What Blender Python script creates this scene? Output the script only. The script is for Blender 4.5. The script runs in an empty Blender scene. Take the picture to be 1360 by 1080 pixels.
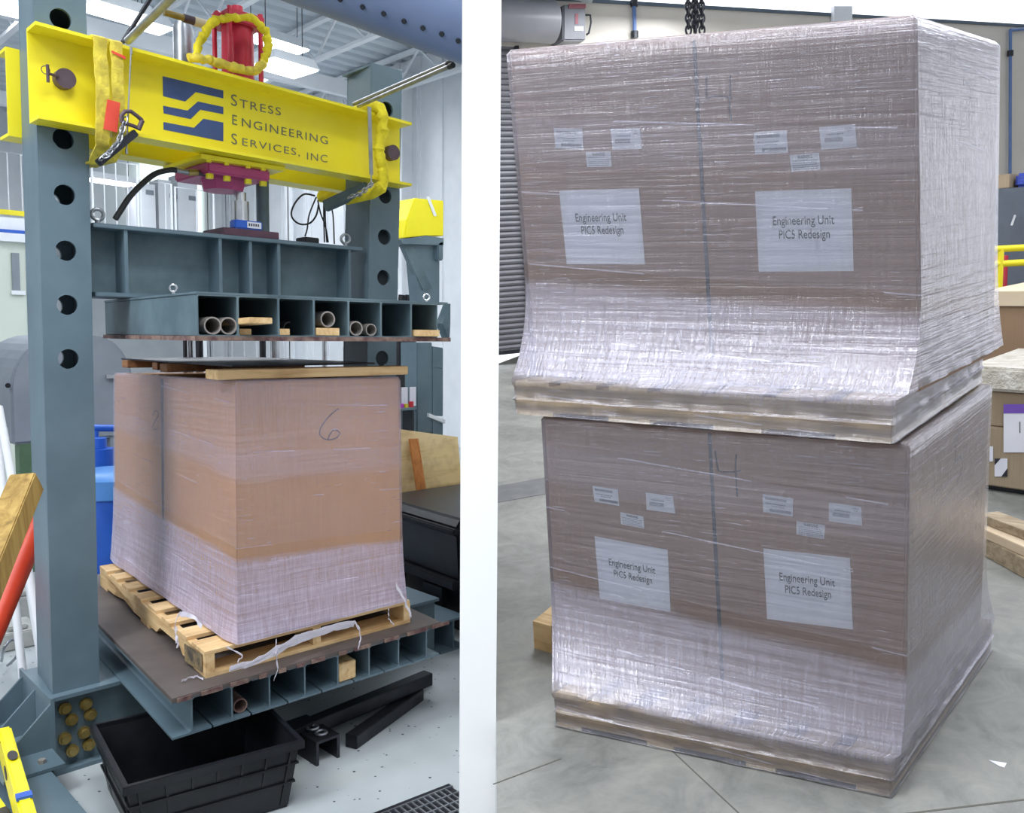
import bpy, bmesh, math, random
import numpy as np
from mathutils import Matrix, Vector
random.seed(7)
C = bpy.context.scene.collection
SC = bpy.context.scene
# ------------------------------------------------------------------ camera, world, lamps, exposure
F_PX, CX, CY = 1150.0, 680.0, 540.0
def rotm(yaw, pitch, roll):
    y, p, ro = map(math.radians, (yaw, pitch, roll))
    fw = np.array([math.cos(p)*math.cos(y), math.cos(p)*math.sin(y), -math.sin(p)])
    rt = np.array([math.sin(y), -math.cos(y), 0.0]); dn = np.cross(fw, rt)
    c, s = math.cos(ro), math.sin(ro)
    return np.array([c*rt+s*dn, -s*rt+c*dn, fw])
RW = rotm(46.0, 4.6, -0.5)            # camera in the press hall
RR = rotm(38.95, 10.26, 3.21)         # camera in the warehouse frame
CAMZ, WCAM = 1.93, 1.77               # camera height over each floor
cd = bpy.data.cameras.new('camera'); cam = bpy.data.objects.new('camera', cd); C.objects.link(cam)
cd.sensor_fit = 'HORIZONTAL'; cd.sensor_width = 36.0; cd.lens = 36.0*F_PX/1360.0; cd.clip_start = 0.05; cd.clip_end = 200
M = np.eye(4); M[:3, 0] = RW[0]; M[:3, 1] = -RW[1]; M[:3, 2] = -RW[2]; M[:3, 3] = (0, 0, CAMZ)
cam.matrix_world = Matrix(M.tolist()); SC.camera = cam
# press hall frame is the world; warehouse frame -> world
M4 = np.eye(4); M4[:3, :3] = RW.T @ RR; M4[:3, 3] = np.array([0, 0, CAMZ]) - (RW.T @ RR) @ np.array([0, 0, WCAM])
MW = Matrix(M4.tolist()); MH = Matrix.Identity(4)
SC.view_settings.view_transform = 'Standard'; SC.view_settings.look = 'None'
SC.view_settings.gamma = 1.0; SC.view_settings.use_curve_mapping = False; SC.view_settings.exposure = 0.0
w = bpy.data.worlds.new('world'); SC.world = w; w.use_nodes = True
bg = w.node_tree.nodes['Background']; bg.inputs[0].default_value = (0.86, 0.92, 1.0, 1); bg.inputs[1].default_value = 0.62
def area(name, loc, size, power, frame=MH, color=(1, 1, 1), aim=None, sy=None):
    ld = bpy.data.lights.new(name, 'AREA'); ld.shape = 'RECTANGLE'; ld.size = size; ld.size_y = sy or size; ld.energy = power; ld.color = color
    o = bpy.data.objects.new(name, ld); C.objects.link(o)
    d = Vector((0, 0, -1)) if aim is None else (Vector(aim)-Vector(loc)).normalized()
    o.matrix_world = frame @ (Matrix.Translation(loc) @ d.to_track_quat('-Z', 'Y').to_matrix().to_4x4()); return o
COOL = (0.93, 0.96, 1.0)
area('high_bay_and_highlight_lamp', (1.0, 1.0, 6.3), 2.2, 150, color=COOL, sy=.8)
area('high_bay_and_highlight_lamp', (-1.0, 3.5, 6.3), 2.2, 150, color=COOL, sy=.8)
area('high_bay_and_highlight_lamp', (4.0, 8.0, 6.3), 2.4, 200, color=COOL)
area('high_bay_and_highlight_lamp', (2.5, 13.0, 6.3), 2.4, 190, color=COOL)
area('high_bay_and_highlight_lamp', (7.0, 15.0, 6.3), 2.4, 170, color=COOL)
area('high_bay_and_highlight_lamp', (4.2, -0.2, 4.6), .9, 60, MW, COOL)
area('high_bay_and_highlight_lamp', (0.8, 0.2, 5.2), 1.5, 60, MW, COOL)
area('high_bay_and_highlight_lamp', (6.5, 4.6, 5.2), 2.0, 190, MW, COOL)
area('high_bay_and_highlight_lamp', (11.5, 5.5, 5.2), 2.5, 260, MW, COOL)
area('high_bay_and_highlight_lamp', (9.0, -0.5, 5.0), 2.2, 150, MW, COOL)
area('high_bay_and_highlight_lamp', (-1.2, 3.0, 5.2), 1.5, 170, MW, COOL, sy=1.0)  # added overhead lamp, placed so the film skirt catches a highlight
area('high_bay_and_highlight_lamp', (-6.5, 4.7, 5.0), 2.4, 300, MW, COOL)  # added lamp, set for the sheen on the upper film flare
area('right_face_fill', (12.5, -3.2, 2.2), 4.0, 110, MW, (.94, .95, 1.0), aim=(3.5, 1.0, 1.8))  # added fill brightening the stack's right face, no dock door there

# ------------------------------------------------------------------ rays
def ray(u, v, R=RW): return R.T @ np.array([(u-CX)/F_PX, (v-CY)/F_PX, 1.0])
class Fr:
    def __init__(s, R, h, mat): s.R, s.h, s.m = R, h, mat
    def Z(s, u, v, z): d = ray(u, v, s.R); t = (z-s.h)/d[2]; return Vector((d[0]*t, d[1]*t, z))
    def pl(s, u, v, p, n):
        d = Vector(ray(u, v, s.R)); o = Vector((0, 0, s.h)); t = (Vector(p)-o).dot(n)/d.dot(n); return o+d*t
    def Y(s, u, v, y): return s.pl(u, v, (0, y, 0), Vector((0, 1, 0)))
    def X(s, u, v, x): return s.pl(u, v, (x, 0, 0), Vector((1, 0, 0)))
    def D(s, u, v, dist):
        d = Vector(ray(u, v, s.R)); return Vector((0, 0, s.h))+d*(dist/math.hypot(d.x, d.y))
    def near(s, u, v, p):
        d = Vector(ray(u, v, s.R)).normalized(); o = Vector((0, 0, s.h)); return o+d*((Vector(p)-o).dot(d))
H = Fr(RW, CAMZ, MH); W = Fr(RR, WCAM, MW)

# ------------------------------------------------------------------ materials
def lin(h):
    h = h.lstrip('#'); r = []
    for i in (0, 2, 4):
        c = int(h[i:i+2], 16)/255; r.append(c/12.92 if c <= .04045 else ((c+.055)/1.055)**2.4)
    return tuple(r)+(1.0,)
class NT:
    def __init__(s, name):
        s.mat = bpy.data.materials.new(name); s.mat.use_nodes = True; s.n = s.mat.node_tree.nodes; s.l = s.mat.node_tree.links
        s.b = s.n['Principled BSDF']; s.out = s.n['Material Output']
    def new(s, t, **k):
        n = s.n.new(t)
        for a, v in k.items(): setattr(n, a, v)
        return n
    def link(s, a, b): s.l.new(a, b)
    def coord(s, scale=(1, 1, 1), uv=False):
        tc = s.new('ShaderNodeTexCoord'); mp = s.new('ShaderNodeMapping'); mp.inputs['Scale'].default_value = scale
        s.link(tc.outputs['UV' if uv else 'Object'], mp.inputs['Vector']); return mp.outputs[0]
    def noise(s, vec, scale, detail=3, rough=.55, dist=0):
        n = s.new('ShaderNodeTexNoise'); n.inputs['Scale'].default_value = scale; n.inputs['Detail'].default_value = detail
        n.inputs['Roughness'].default_value = rough; n.inputs['Distortion'].default_value = dist; s.link(vec, n.inputs['Vector']); return n.outputs['Fac']
    def ramp(s, fac, stops):
        r = s.new('ShaderNodeValToRGB'); e = r.color_ramp.elements
        while len(e) < len(stops): e.new(.5)
        for x, (p, c) in zip(e, stops): x.position = p; x.color = c if len(c) == 4 else tuple(c)+(1,)
        s.link(fac, r.inputs[0]); return r.outputs[0]
    def math(s, op, a, b=0.0, clamp=False):
        m = s.new('ShaderNodeMath', operation=op); m.use_clamp = clamp
        for i, x in enumerate((a, b)):
            if hasattr(x, 'node'): s.link(x, m.inputs[i])
            else: m.inputs[i].default_value = x
        return m.outputs[0]
    def bump(s, h, strength, dist=.01):
        b = s.new('ShaderNodeBump'); b.inputs['Strength'].default_value = strength; b.inputs['Distance'].default_value = dist
        s.link(h, b.inputs['Height']); s.link(b.outputs[0], s.b.inputs['Normal']); return b.outputs[0]
def mat(name, col, col2=None, scale=6, rough=.5, metal=0.0, bump=0.0, stretch=(1, 1, 1), lo=.35, hi=.65, detail=4, bdist=.004, spec=None):
    t = NT(name); v = t.coord(stretch); f = t.noise(v, scale, detail)
    c1 = lin(col); c2 = lin(col2 or col)
    t.link(t.ramp(f, [(lo, c1), (hi, c2)]), t.b.inputs['Base Color'])
    t.b.inputs['Roughness'].default_value = rough; t.b.inputs['Metallic'].default_value = metal
    if spec is not None: t.b.inputs['Specular IOR Level'].default_value = spec
    if bump: t.bump(t.noise(v, scale*4, 3), bump, bdist)
    return t.mat
def emis(name, col, strength):
    t = NT(name); t.b.inputs['Base Color'].default_value = lin(col); t.b.inputs['Emission Color'].default_value = lin(col); t.b.inputs['Emission Strength'].default_value = strength; return t.mat
def wood(name, a, b, dark, axis=0, scale=1.0):
    t = NT(name); st = [14, 14, 14]; st[axis] = 1.1; v = t.coord(tuple(x*scale for x in st))
    f = t.noise(v, 2.2, 5, .6, .6); k = t.noise(t.coord((1, 1, 1)), 7, 2)
    c = t.ramp(f, [(.25, lin(dark)), (.45, lin(b)), (.7, lin(a))])
    mx = t.new('ShaderNodeMix', data_type='RGBA'); mx.blend_type = 'MULTIPLY'; mx.inputs[0].default_value = .5
    t.link(c, mx.inputs[6]); t.link(t.ramp(k, [(.3, (.6, .55, .5, 1)), (.5, (1, 1, 1, 1))]), mx.inputs[7]); t.link(mx.outputs[2], t.b.inputs['Base Color'])
    t.b.inputs['Roughness'].default_value = .7; t.bump(f, .25, .003); return t.mat
STEEL = mat('grey_blue_paint', '#576b76', '#647883', 3, .42, bump=.06)
STEELD = mat('grey_blue_paint_worn', '#4f626b', '#667a82', 5, .5, bump=.1)
HOUS = mat('machine_grey_paint', '#7b828c', '#878e98', 2, .45)
YEL = mat('yellow_paint', '#e6d516', '#f0e12a', 2.5, .38, bump=.04)
YELB = mat('bright_yellow_paint', '#efe000', '#f6ea10', 2.5, .4)
INK = mat('navy_ink', '#34487a', '#3c5286', 8, .5)
TXT = mat('grey_ink', '#5d6156', '#6b6e5e', 8, .5)
RUST = mat('rusty_plate', '#4a3d3a', '#6d5a52', 7, .75, bump=.3, detail=8)
RUSTY = mat('flaking_rust_edge', '#54363a', '#8a7468', 22, .8, bump=.5, detail=6)
DECK = mat('oiled_steel_deck', '#4b4442', '#5d5552', 5, .55, bump=.15, detail=8)
DARK = mat('dark_steel', '#2e3036', '#3c3e44', 9, .4, .6, bump=.1)
PIN = mat('oxidised_pin', '#4d3f49', '#5d4d56', 9, .5, .3)
CHROME = mat('bright_steel', '#b9bcc2', '#d6d8dc', 9, .22, .9)
GALV = mat('galvanised_steel', '#8b8f96', '#a9adb2', 9, .35, .75)
RED = mat('red_paint', '#b21f38', '#c42b44', 4, .4)
MAG = mat('magenta_paint', '#a83a70', '#b84478', 5, .45)
ORG = mat('orange_red_paint', '#c43a22', '#d4472c', 5, .4)
BLUE = mat('blue_paint', '#1c52b4', '#2560c4', 4, .4)
BLK = mat('black_plastic', '#101217', '#1a1c22', 12, .38, bump=.05)
RUB = mat('black_rubber', '#15161b', '#202229', 8, .55)
PAPER = mat('white_paper', '#d9dae6', '#e2e3ec', 3, .6)
PRINT = mat('black_print', '#23242c', '#2b2c34', 3, .6)
LINES = mat('grey_print', '#6d6f7c', '#8b8d98', 60, .6)
SLING = mat('dirty_yellow_webbing', '#b5a23c', '#e3cf4a', 22, .85, bump=.5, detail=6, bdist=.006)
SLINGY = mat('yellow_sleeve', '#cdbb18', '#f0df2c', 14, .8, bump=.6, bdist=.01)
TAG = mat('red_tag', '#d6402c', '#e24d38', 6, .6)
BRASS = mat('brass', '#8f7c46', '#a8945a', 10, .35, .6)
WHITEP = mat('white_paint', '#dfe3e8', '#e8ecf0', 2, .6)
CREAM = mat('cream_wall_paint', '#cfc9bf', '#d6d0c6', 1, .8)
WOOD = wood('pale_pine', '#e8cb9c', '#d9b683', '#b48c5c', 0)
WOODY = wood('pale_pine_lengthwise', '#e6cb9a', '#d8b582', '#b28a5a', 1)
WOODZ = wood('treated_timber', '#b29552', '#97793a', '#6b5224', 2)
WOODR = wood('brown_timber', '#a87852', '#8f6240', '#6f4a30', 1)
PLY = wood('plywood_sheet', '#f6e0b2', '#ead098', '#b08c60', 0, .25)
WOODG = wood('grey_timber', '#b5a48a', '#9c8b72', '#6e6252', 1)
def card(name, a, b):
    t = NT(name); v = t.coord((1, 1, 1)); f = t.noise(v, 1.6, 4); g = t.noise(t.coord((90, 90, 3)), 1, 2)
    s = t.math('ADD', t.math('MULTIPLY', f, .7), t.math('MULTIPLY', g, .3))
    t.link(t.ramp(s, [(.35, lin(a)), (.65, lin(b))]), t.b.inputs['Base Color']); t.b.inputs['Roughness'].default_value = .75
    t.bump(g, .15, .002); return t.mat
CARDL = card('tan_cardboard', '#c49058', '#d0a068')
CARDR = card('brown_cardboard', '#947660', '#a08068')
def film(name, haze, tint, gloss=.28, bandh=.22, slope=.06, strength=1.0, prof=((0, .5), (1, .5)), height=1.3, shine=.95):
    """Clear stretch film: UV in metres round the load and up it; prof gives how many layers lie at each height."""
    t = NT(name); n = t.n; t.n.remove(t.b)
    tc = t.new('ShaderNodeTexCoord'); sx = t.new('ShaderNodeSeparateXYZ'); t.link(tc.outputs['UV'], sx.inputs[0]); u, v = sx.outputs[0], sx.outputs[1]
    def vec(a, b):
        c = t.new('ShaderNodeCombineXYZ'); t.link(t.math('MULTIPLY', u, a), c.inputs[0]); t.link(t.math('MULTIPLY', v, b), c.inputs[1]); return c.outputs[0]
    st = t.noise(vec(1.3, 50), 1, 4, .6, .3)          # long streaks round the load
    cr = t.noise(vec(85, 7), 1, 3, .65, .6)           # fine vertical crinkle
    big = t.noise(vec(1.1, 2.4), 1, 3)
    slant = t.math('ADD', v, t.math('MULTIPLY', u, slope))
    sl2 = t.math('ADD', slant, t.math('MULTIPLY', t.math('SUBTRACT', big, .5), .10))
    lay = t.ramp(t.math('DIVIDE', sl2, height, True), [(p, (h, h, h, 1)) for p, h in prof])
    wn = t.new('ShaderNodeTexWhiteNoise', noise_dimensions='1D'); t.link(t.math('FLOOR', t.math('DIVIDE', slant, bandh)), wn.inputs['W'])
    fl = t.math('ABSOLUTE', t.math('SUBTRACT', t.math('FRACT', t.math('DIVIDE', slant, bandh)), .5))
    patch = t.math('GREATER_THAN', t.noise(vec(2.2, 3.5), 1, 2), .52)
    edge = t.math('MULTIPLY', t.math('GREATER_THAN', fl, .490), patch)
    fleck = t.math('MULTIPLY', t.math('GREATER_THAN', t.noise(vec(9, 190), 1, 2, .5), .66), patch)
    tex = t.math('ADD', t.math('MULTIPLY', t.math('SUBTRACT', cr, .5), 1.3), t.math('MULTIPLY', t.math('SUBTRACT', st, .5), 1.2))
    tex = t.math('ADD', tex, t.math('MULTIPLY', t.math('SUBTRACT', big, .5), 1.0))
    hz = t.math('ADD', t.math('MULTIPLY', wn.outputs['Value'], .08*strength), haze)
    hz = t.math('ADD', hz, t.math('MULTIPLY', lay, t.math('ADD', 1.0, tex)))
    hz = t.math('ADD', hz, t.math('MULTIPLY', t.math('ADD', edge, fleck), .30*strength), True)
    bp = t.new('ShaderNodeBump'); bp.inputs['Strength'].default_value = .6; bp.inputs['Distance'].default_value = .008
    t.link(t.math('ADD', t.math('MULTIPLY', st, 1.2), t.math('MULTIPLY', cr, .7)), bp.inputs['Height'])
    tr = t.new('ShaderNodeBsdfTransparent'); df = t.new('ShaderNodeBsdfDiffuse'); df.inputs[0].default_value = lin(tint); t.link(bp.outputs[0], df.inputs['Normal'])
    m1 = t.new('ShaderNodeMixShader'); t.link(hz, m1.inputs[0]); t.link(tr.outputs[0], m1.inputs[1]); t.link(df.outputs[0], m1.inputs[2])
    gl = t.new('ShaderNodeBsdfGlossy'); gl.inputs['Roughness'].default_value = gloss; gl.inputs[0].default_value = (.95, .95, 1, 1); t.link(bp.outputs[0], gl.inputs['Normal'])
    fr = t.new('ShaderNodeFresnel'); fr.inputs[0].default_value = 1.5; t.link(bp.outputs[0], fr.inputs['Normal'])
    m2 = t.new('ShaderNodeMixShader'); t.link(t.math('ADD', t.math('MULTIPLY', fr.outputs[0], shine), .05*shine, True), m2.inputs[0]); t.link(m1.outputs[0], m2.inputs[1]); t.link(gl.outputs[0], m2.inputs[2])
    t.link(m2.outputs[0], t.out.inputs[0]); return t.mat
FILML = film('stretch_film_light', .04, '#cfc6e0', .26, .20, .05, .9, ((0, .60), (.10, .46), (.31, .38), (.335, .03), (.62, .03), (.66, .17), (1, .20)), 1.08, .62)
FILMR = film('stretch_film', .03, '#c6c3d6', .22, .24, .07, .9, ((0, .05), (.06, .07), (.085, .34), (.30, .27), (.335, .01), (.62, .01), (.66, .08), (1, .16)), 1.30)
# floors and walls
def floor_paint():
    t = NT('painted_floor'); v = t.coord(); a = t.noise(v, 1.4, 5); c = t.ramp(a, [(.3, lin('#a4abaf')), (.7, lin('#b9c0c3'))])
    vo = t.new('ShaderNodeTexVoronoi'); vo.inputs['Scale'].default_value = 26; t.link(v, vo.inputs['Vector'])
    sp = t.math('MULTIPLY', t.math('LESS_THAN', vo.outputs['Distance'], .17), t.math('GREATER_THAN', t.noise(v, 19, 2), .56))
    mx = t.new('ShaderNodeMix', data_type='RGBA'); t.link(sp, mx.inputs[0]); t.link(c, mx.inputs[6]); mx.inputs[7].default_value = lin('#34383e')
    st = t.ramp(t.noise(v, .9, 3), [(.55, (1, 1, 1, 1)), (.75, (.86, .84, .66, 1))])
    m2 = t.new('ShaderNodeMix', data_type='RGBA'); m2.blend_type = 'MULTIPLY'; m2.inputs[0].default_value = 1; t.link(mx.outputs[2], m2.inputs[6]); t.link(st, m2.inputs[7])
    t.link(m2.outputs[2], t.b.inputs['Base Color']); t.b.inputs['Roughness'].default_value = .45; return t.mat
def concrete():
    t = NT('polished_concrete'); v = t.coord(); a = t.noise(v, 1.1, 8, .65, .8); b = t.noise(v, 5, 8, .7, 1.5)
    s = t.math('ADD', t.math('MULTIPLY', a, .6), t.math('MULTIPLY', b, .4))
    t.link(t.ramp(s, [(.33, lin('#5c5d5a')), (.5, lin('#7f807c')), (.68, lin('#9a9992'))]), t.b.inputs['Base Color'])
    t.b.inputs['Roughness'].default_value = .5; t.bump(b, .08, .003); return t.mat
FLOORL = floor_paint(); FLOORR = concrete()
DIVW = mat('divider_wall_paint', '#fbfbfa', '#fbfbfa', 1, .8)
ROOFM = mat('white_roof_deck', '#c3ccd4', '#ccd5dc', .6, .6)
SLATM = mat('grey_roller_slat', '#6c6c72', '#75757b', 3, .45)
LAMP = emis('lamp_glow', '#f4f6ff', 9.0)
DAY = emis('daylight_glow', '#f6f8ff', 1.6)
GLASSB = emis('lit_office_window', '#e6f0ea', 1.1)

# ------------------------------------------------------------------ mesh builder
class MB:
    def __init__(s): s.v = []; s.f = []; s.uv = {}
    def add(s, vs, fs):
        b = len(s.v); s.v += [Vector(x) for x in vs]; s.f += [tuple(b+i for i in f) for f in fs]; return s
    def hexa(s, p):       # p: 4 bottom, 4 top in the same order
        return s.add(p, [(3, 2, 1, 0), (4, 5, 6, 7), (0, 1, 5, 4), (1, 2, 6, 5), (2, 3, 7, 6), (3, 0, 4, 7)])
    def box(s, lo, hi):
        x0, y0, z0 = lo; x1, y1, z1 = hi
        return s.hexa([(x0, y0, z0), (x1, y0, z0), (x1, y1, z0), (x0, y1, z0), (x0, y0, z1), (x1, y0, z1), (x1, y1, z1), (x0, y1, z1)])
    def bar(s, a, b, wd, ht, up=(0, 0, 1)):     # box along a-b centred
        a, b = Vector(a), Vector(b); d = (b-a).normalized(); r = d.cross(Vector(up)).normalized(); u = r.cross(d)
        q = [(-1, -1), (1, -1), (1, 1), (-1, 1)]
        return s.hexa([a+r*(i*wd/2)+u*(j*ht/2) for i, j in q]+[b+r*(i*wd/2)+u*(j*ht/2) for i, j in q])
    def prof(s, a, b, pts, up=(0, 0, 1), caps=True):      # extrude a closed profile (right, up) from a to b
        a, b = Vector(a), Vector(b); d = (b-a).normalized(); r = d.cross(Vector(up)).normalized(); u = r.cross(d); n = len(pts)
        vs = [a+r*x+u*y for x, y in pts]+[b+r*x+u*y for x, y in pts]
        fs = [(i, (i+1) % n, n+(i+1) % n, n+i) for i in range(n)]
        if caps: fs += [tuple(range(n-1, -1, -1)), tuple(range(n, 2*n))]
        return s.add(vs, fs)
    def tube(s, pts, r, n=12, caps=True, closed=False):
        pts = [Vector(p) for p in pts]; m = len(pts); rs = r if isinstance(r, (list, tuple)) else [r]*m
        up = None; rings = []
        for i, p in enumerate(pts):
            if closed: t = (pts[(i+1) % m]-pts[i-1])
            else: t = pts[min(i+1, m-1)]-pts[max(i-1, 0)]
            t = t.normalized() if t.length > 1e-9 else Vector((0, 0, 1))
            if up is None: up = Vector((0, 0, 1)) if abs(t.z) < .9 else Vector((1, 0, 0))
            x = up.cross(t)
            if x.length < 1e-6: x = t.orthogonal()
            x.normalize(); up = t.cross(x).normalized()
            rings.append([p+x*math.cos(2*math.pi*k/n)*rs[i]+up*math.sin(2*math.pi*k/n)*rs[i] for k in range(n)])
        vs = [q for g in rings for q in g]; fs = []
        for i in range(m if closed else m-1):
            j = (i+1) % m
            for k in range(n): fs.append((i*n+k, i*n+(k+1) % n, j*n+(k+1) % n, j*n+k))
        if caps and not closed: fs += [tuple(range(n-1, -1, -1)), tuple((m-1)*n+k for k in range(n))]
        return s.add(vs, fs)
    def ring(s, c, ax, R, r, n=24, m=8):
        ax = Vector(ax).normalized(); x = ax.orthogonal().normalized(); y = ax.cross(x)
        return s.tube([Vector(c)+x*R*math.cos(2*math.pi*i/n)+y*R*math.sin(2*math.pi*i/n) for i in range(n)], r, m, closed=True)
    def pipe(s, a, b, ro, ri, n=24):
        a, b = Vector(a), Vector(b); d = (b-a).normalized(); x = d.orthogonal().normalized(); y = d.cross(x)
        vs = []
        for p, r in ((a, ro), (b, ro), (b, ri), (a, ri)): vs += [p+x*r*math.cos(2*math.pi*k/n)+y*r*math.sin(2*math.pi*k/n) for k in range(n)]
        fs = [(j*n+k, j*n+(k+1) % n, ((j+1) % 4)*n+(k+1) % n, ((j+1) % 4)*n+k) for j in range(4) for k in range(n)]
        return s.add(vs, fs)
    def ribbon(s, pts, wdir, wd, th=.004):
        pts = [Vector(p) for p in pts]; n = len(pts); vs = []
        wds = wd if isinstance(wd, (list, tuple)) else [wd]*n
        for i, p in enumerate(pts):
            t = (pts[min(i+1, n-1)]-pts[max(i-1, 0)]).normalized(); q = Vector(wdir).normalized(); nn = t.cross(q).normalized()
            a, b = q*(wds[i]/2), nn*(th/2); vs += [p-a-b, p+a-b, p+a+b, p-a+b]
        fs = [(i*4+k, i*4+(k+1) % 4, i*4+4+(k+1) % 4, i*4+4+k) for i in range(n-1) for k in range(4)]+[(3, 2, 1, 0), tuple(4*(n-1)+k for k in range(4))]
        return s.add(vs, fs)
    def poly(s, pts, nrm, th):       # thin solid from an outline, thickened along nrm
        pts = [Vector(p) for p in pts]; o = Vector(nrm).normalized()*th; n = len(pts)
        return s.add(pts+[p+o for p in pts], [tuple(range(n-1, -1, -1)), tuple(range(n, 2*n))]+[(i, (i+1) % n, n+(i+1) % n, n+i) for i in range(n)])
def obj(name, mb, m, parent=None, frame=MH, origin=(0, 0, 0), smooth=False, bevel=0.0):
    me = bpy.data.meshes.new(name); o0 = Vector(origin)
    me.from_pydata([v-o0 for v in mb.v], [], mb.f); me.update()
    bm = bmesh.new(); bm.from_mesh(me); bmesh.ops.recalc_face_normals(bm, faces=bm.faces)
    if bevel: bmesh.ops.bevel(bm, geom=[e for e in bm.edges if e.is_manifold and e.calc_face_angle(0) > .7], offset=bevel, segments=2, affect='EDGES', clamp_overlap=True)
    bm.to_mesh(me); bm.free(); me.materials.append(m)
    if smooth:
        for p in me.polygons: p.use_smooth = True
        try: me.set_sharp_from_angle(angle=math.radians(42))
        except Exception: pass
    o = bpy.data.objects.new(name, me); C.objects.link(o)
    if parent is not None: o.parent = parent
    else: o.matrix_world = frame @ Matrix.Translation(o0)
    return o
class Thing:
    def __init__(s, name, label, cat, origin, frame=MH, group=None):
        s.o = bpy.data.objects.new(name, None); C.objects.link(s.o); s.o.empty_display_size = .05
        s.org = Vector(origin); s.o.matrix_world = frame @ Matrix.Translation(s.org); s.o['label'] = label; s.o['category'] = cat
        if group: s.o['group'] = group
    def part(s, name, mb, m, parent=None, label=None, **k):
        o = obj(name, mb, m, parent or s.o, origin=s.org, **k)
        if label: o['label'] = label
        return o
def tag(o, label, cat, group=None):
    o['label'] = label; o['category'] = cat
    if group: o['group'] = group
    return o
def solo(name, mb, m, label, cat, group=None, frame=MH, smooth=False, bevel=0.0):
    c = Vector((0, 0, 0))
    for v in mb.v: c += v
    c /= len(mb.v); c.z = min(v.z for v in mb.v)
    return tag(obj(name, mb, m, None, frame, c, smooth, bevel), label, cat, group)
def struct(name, mb, m, frame=MH, parent=None, smooth=False):
    o = obj(name, mb, m, parent, frame, smooth=smooth)
    if parent is None: o['kind'] = 'structure'
    return o
def text_mesh(body, size, extrude=0.0, spacing=1.0):
    c = bpy.data.curves.new('t', 'FONT'); c.body = body; c.size = size; c.extrude = extrude; c.space_character = spacing; c.resolution_u = 4
    o = bpy.data.objects.new('t', c); C.objects.link(o); bpy.context.view_layer.update()
    dg = bpy.context.evaluated_depsgraph_get(); me = bpy.data.meshes.new_from_object(o.evaluated_get(dg))
    vs = [tuple(v.co) for v in me.vertices]; fs = [tuple(p.vertices) for p in me.polygons]
    bpy.data.objects.remove(o); bpy.data.curves.remove(c); bpy.data.meshes.remove(me); return vs, fs
def text_on(mb, body, quad, x0, y0, x1, y1, nrm, lift, spacing=1.0, ref=None):
    """Fit the text into the rectangle x0..x1, y0..y1 of the unit square carried by quad (bottom-left, bottom-right, top-right, top-left)."""
    vs, fs = text_mesh(body, 1.0, 0, spacing); xs = [v[0] for v in vs]; ys = [v[1] for v in vs]
    a, b = min(xs), max(xs); lo, hi = (min(ys), max(ys)) if ref is None else ref
    q = [Vector(p) for p in quad]; out = []
    for v in vs:
        s = x0+(x1-x0)*(v[0]-a)/(b-a); t = y0+(y1-y0)*(v[1]-lo)/(hi-lo)
        out.append((q[0]*(1-s)+q[1]*s)*(1-t)+(q[3]*(1-s)+q[2]*s)*t+Vector(nrm).normalized()*lift)
    mb.add(out, fs)
def qp(quad, s, t, nrm=(0, 0, 0), lift=0.0):
    q = [Vector(p) for p in quad]; return (q[0]*(1-s)+q[1]*s)*(1-t)+(q[3]*(1-s)+q[2]*s)*t+Vector(nrm)*lift

# ================================================================== PRESS HALL: setting
# added white wall filling the blank strip between the two halls, seen end-on
da = math.radians(46.0)+math.atan((CX-637)/F_PX); dd = Vector((math.cos(da), math.sin(da), 0)); dn_ = Vector((dd.y, -dd.x, 0))
E0 = [H.D(u, 520, 3.2) for u in (612, 662)]; wmid = (E0[0]+E0[1])/2; hw = (E0[1]-E0[0]).length/2
pA, pB = wmid.copy(), wmid+dd*20.0
mb = MB(); q = []
for zz in (-.6, 7.5):
    for P, sgn in ((pA, -1), (pA, 1), (pB, 1), (pB, -1)):
        p = P+dn_*hw*sgn*(1.0 if P is pA else 1.0); q.append((p.x, p.y, zz))
mb.hexa(q); struct('added_divider_wall', mb, DIVW)
def divx(y, off=.12): return wmid.x+(y-wmid.y)*dd.x/dd.y - off   # x of the wall on its press-hall side
mb = MB(); mb.poly([(-6, -3, 0), (divx(-3, .04), -3, 0), (divx(18.5, .04), 18.5, 0), (9.9, 22.1, 0), (-6, 22.1, 0)], (0, 0, -1), .2); struct('floor', mb, FLOORL)
WX = 9.8
mb = MB(); mb.box((WX, 11.2, 0), (WX+.2, 22.2, 6.9)); wr = struct('wall_right', mb, WHITEP)
mb = MB(); y = 11.3
while y < 22:
    mb.box((WX-.03, y, 0), (WX+.02, y+.16, 6.9)); y += .62
struct('wall_rib', mb, WHITEP, parent=wr)
mb = MB(); mb.box((-6, 22, 0), (WX, 22.2, 6.9)); struct('wall_back', mb, WHITEP)
# corrugated roof deck, ribs running across the hall
mb = MB(); y = -2.5; zc = 6.9
while y < 22.1:
    x1 = min(WX, max(0.6, divx(y)-.05)) if y < 12 else WX
    mb.poly([(-6, y, zc), (-6, y+.16, zc), (-6, y+.20, zc+.07), (-6, y-.04, zc+.07)], (1, 0, 0), x1+6); y += .34
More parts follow.
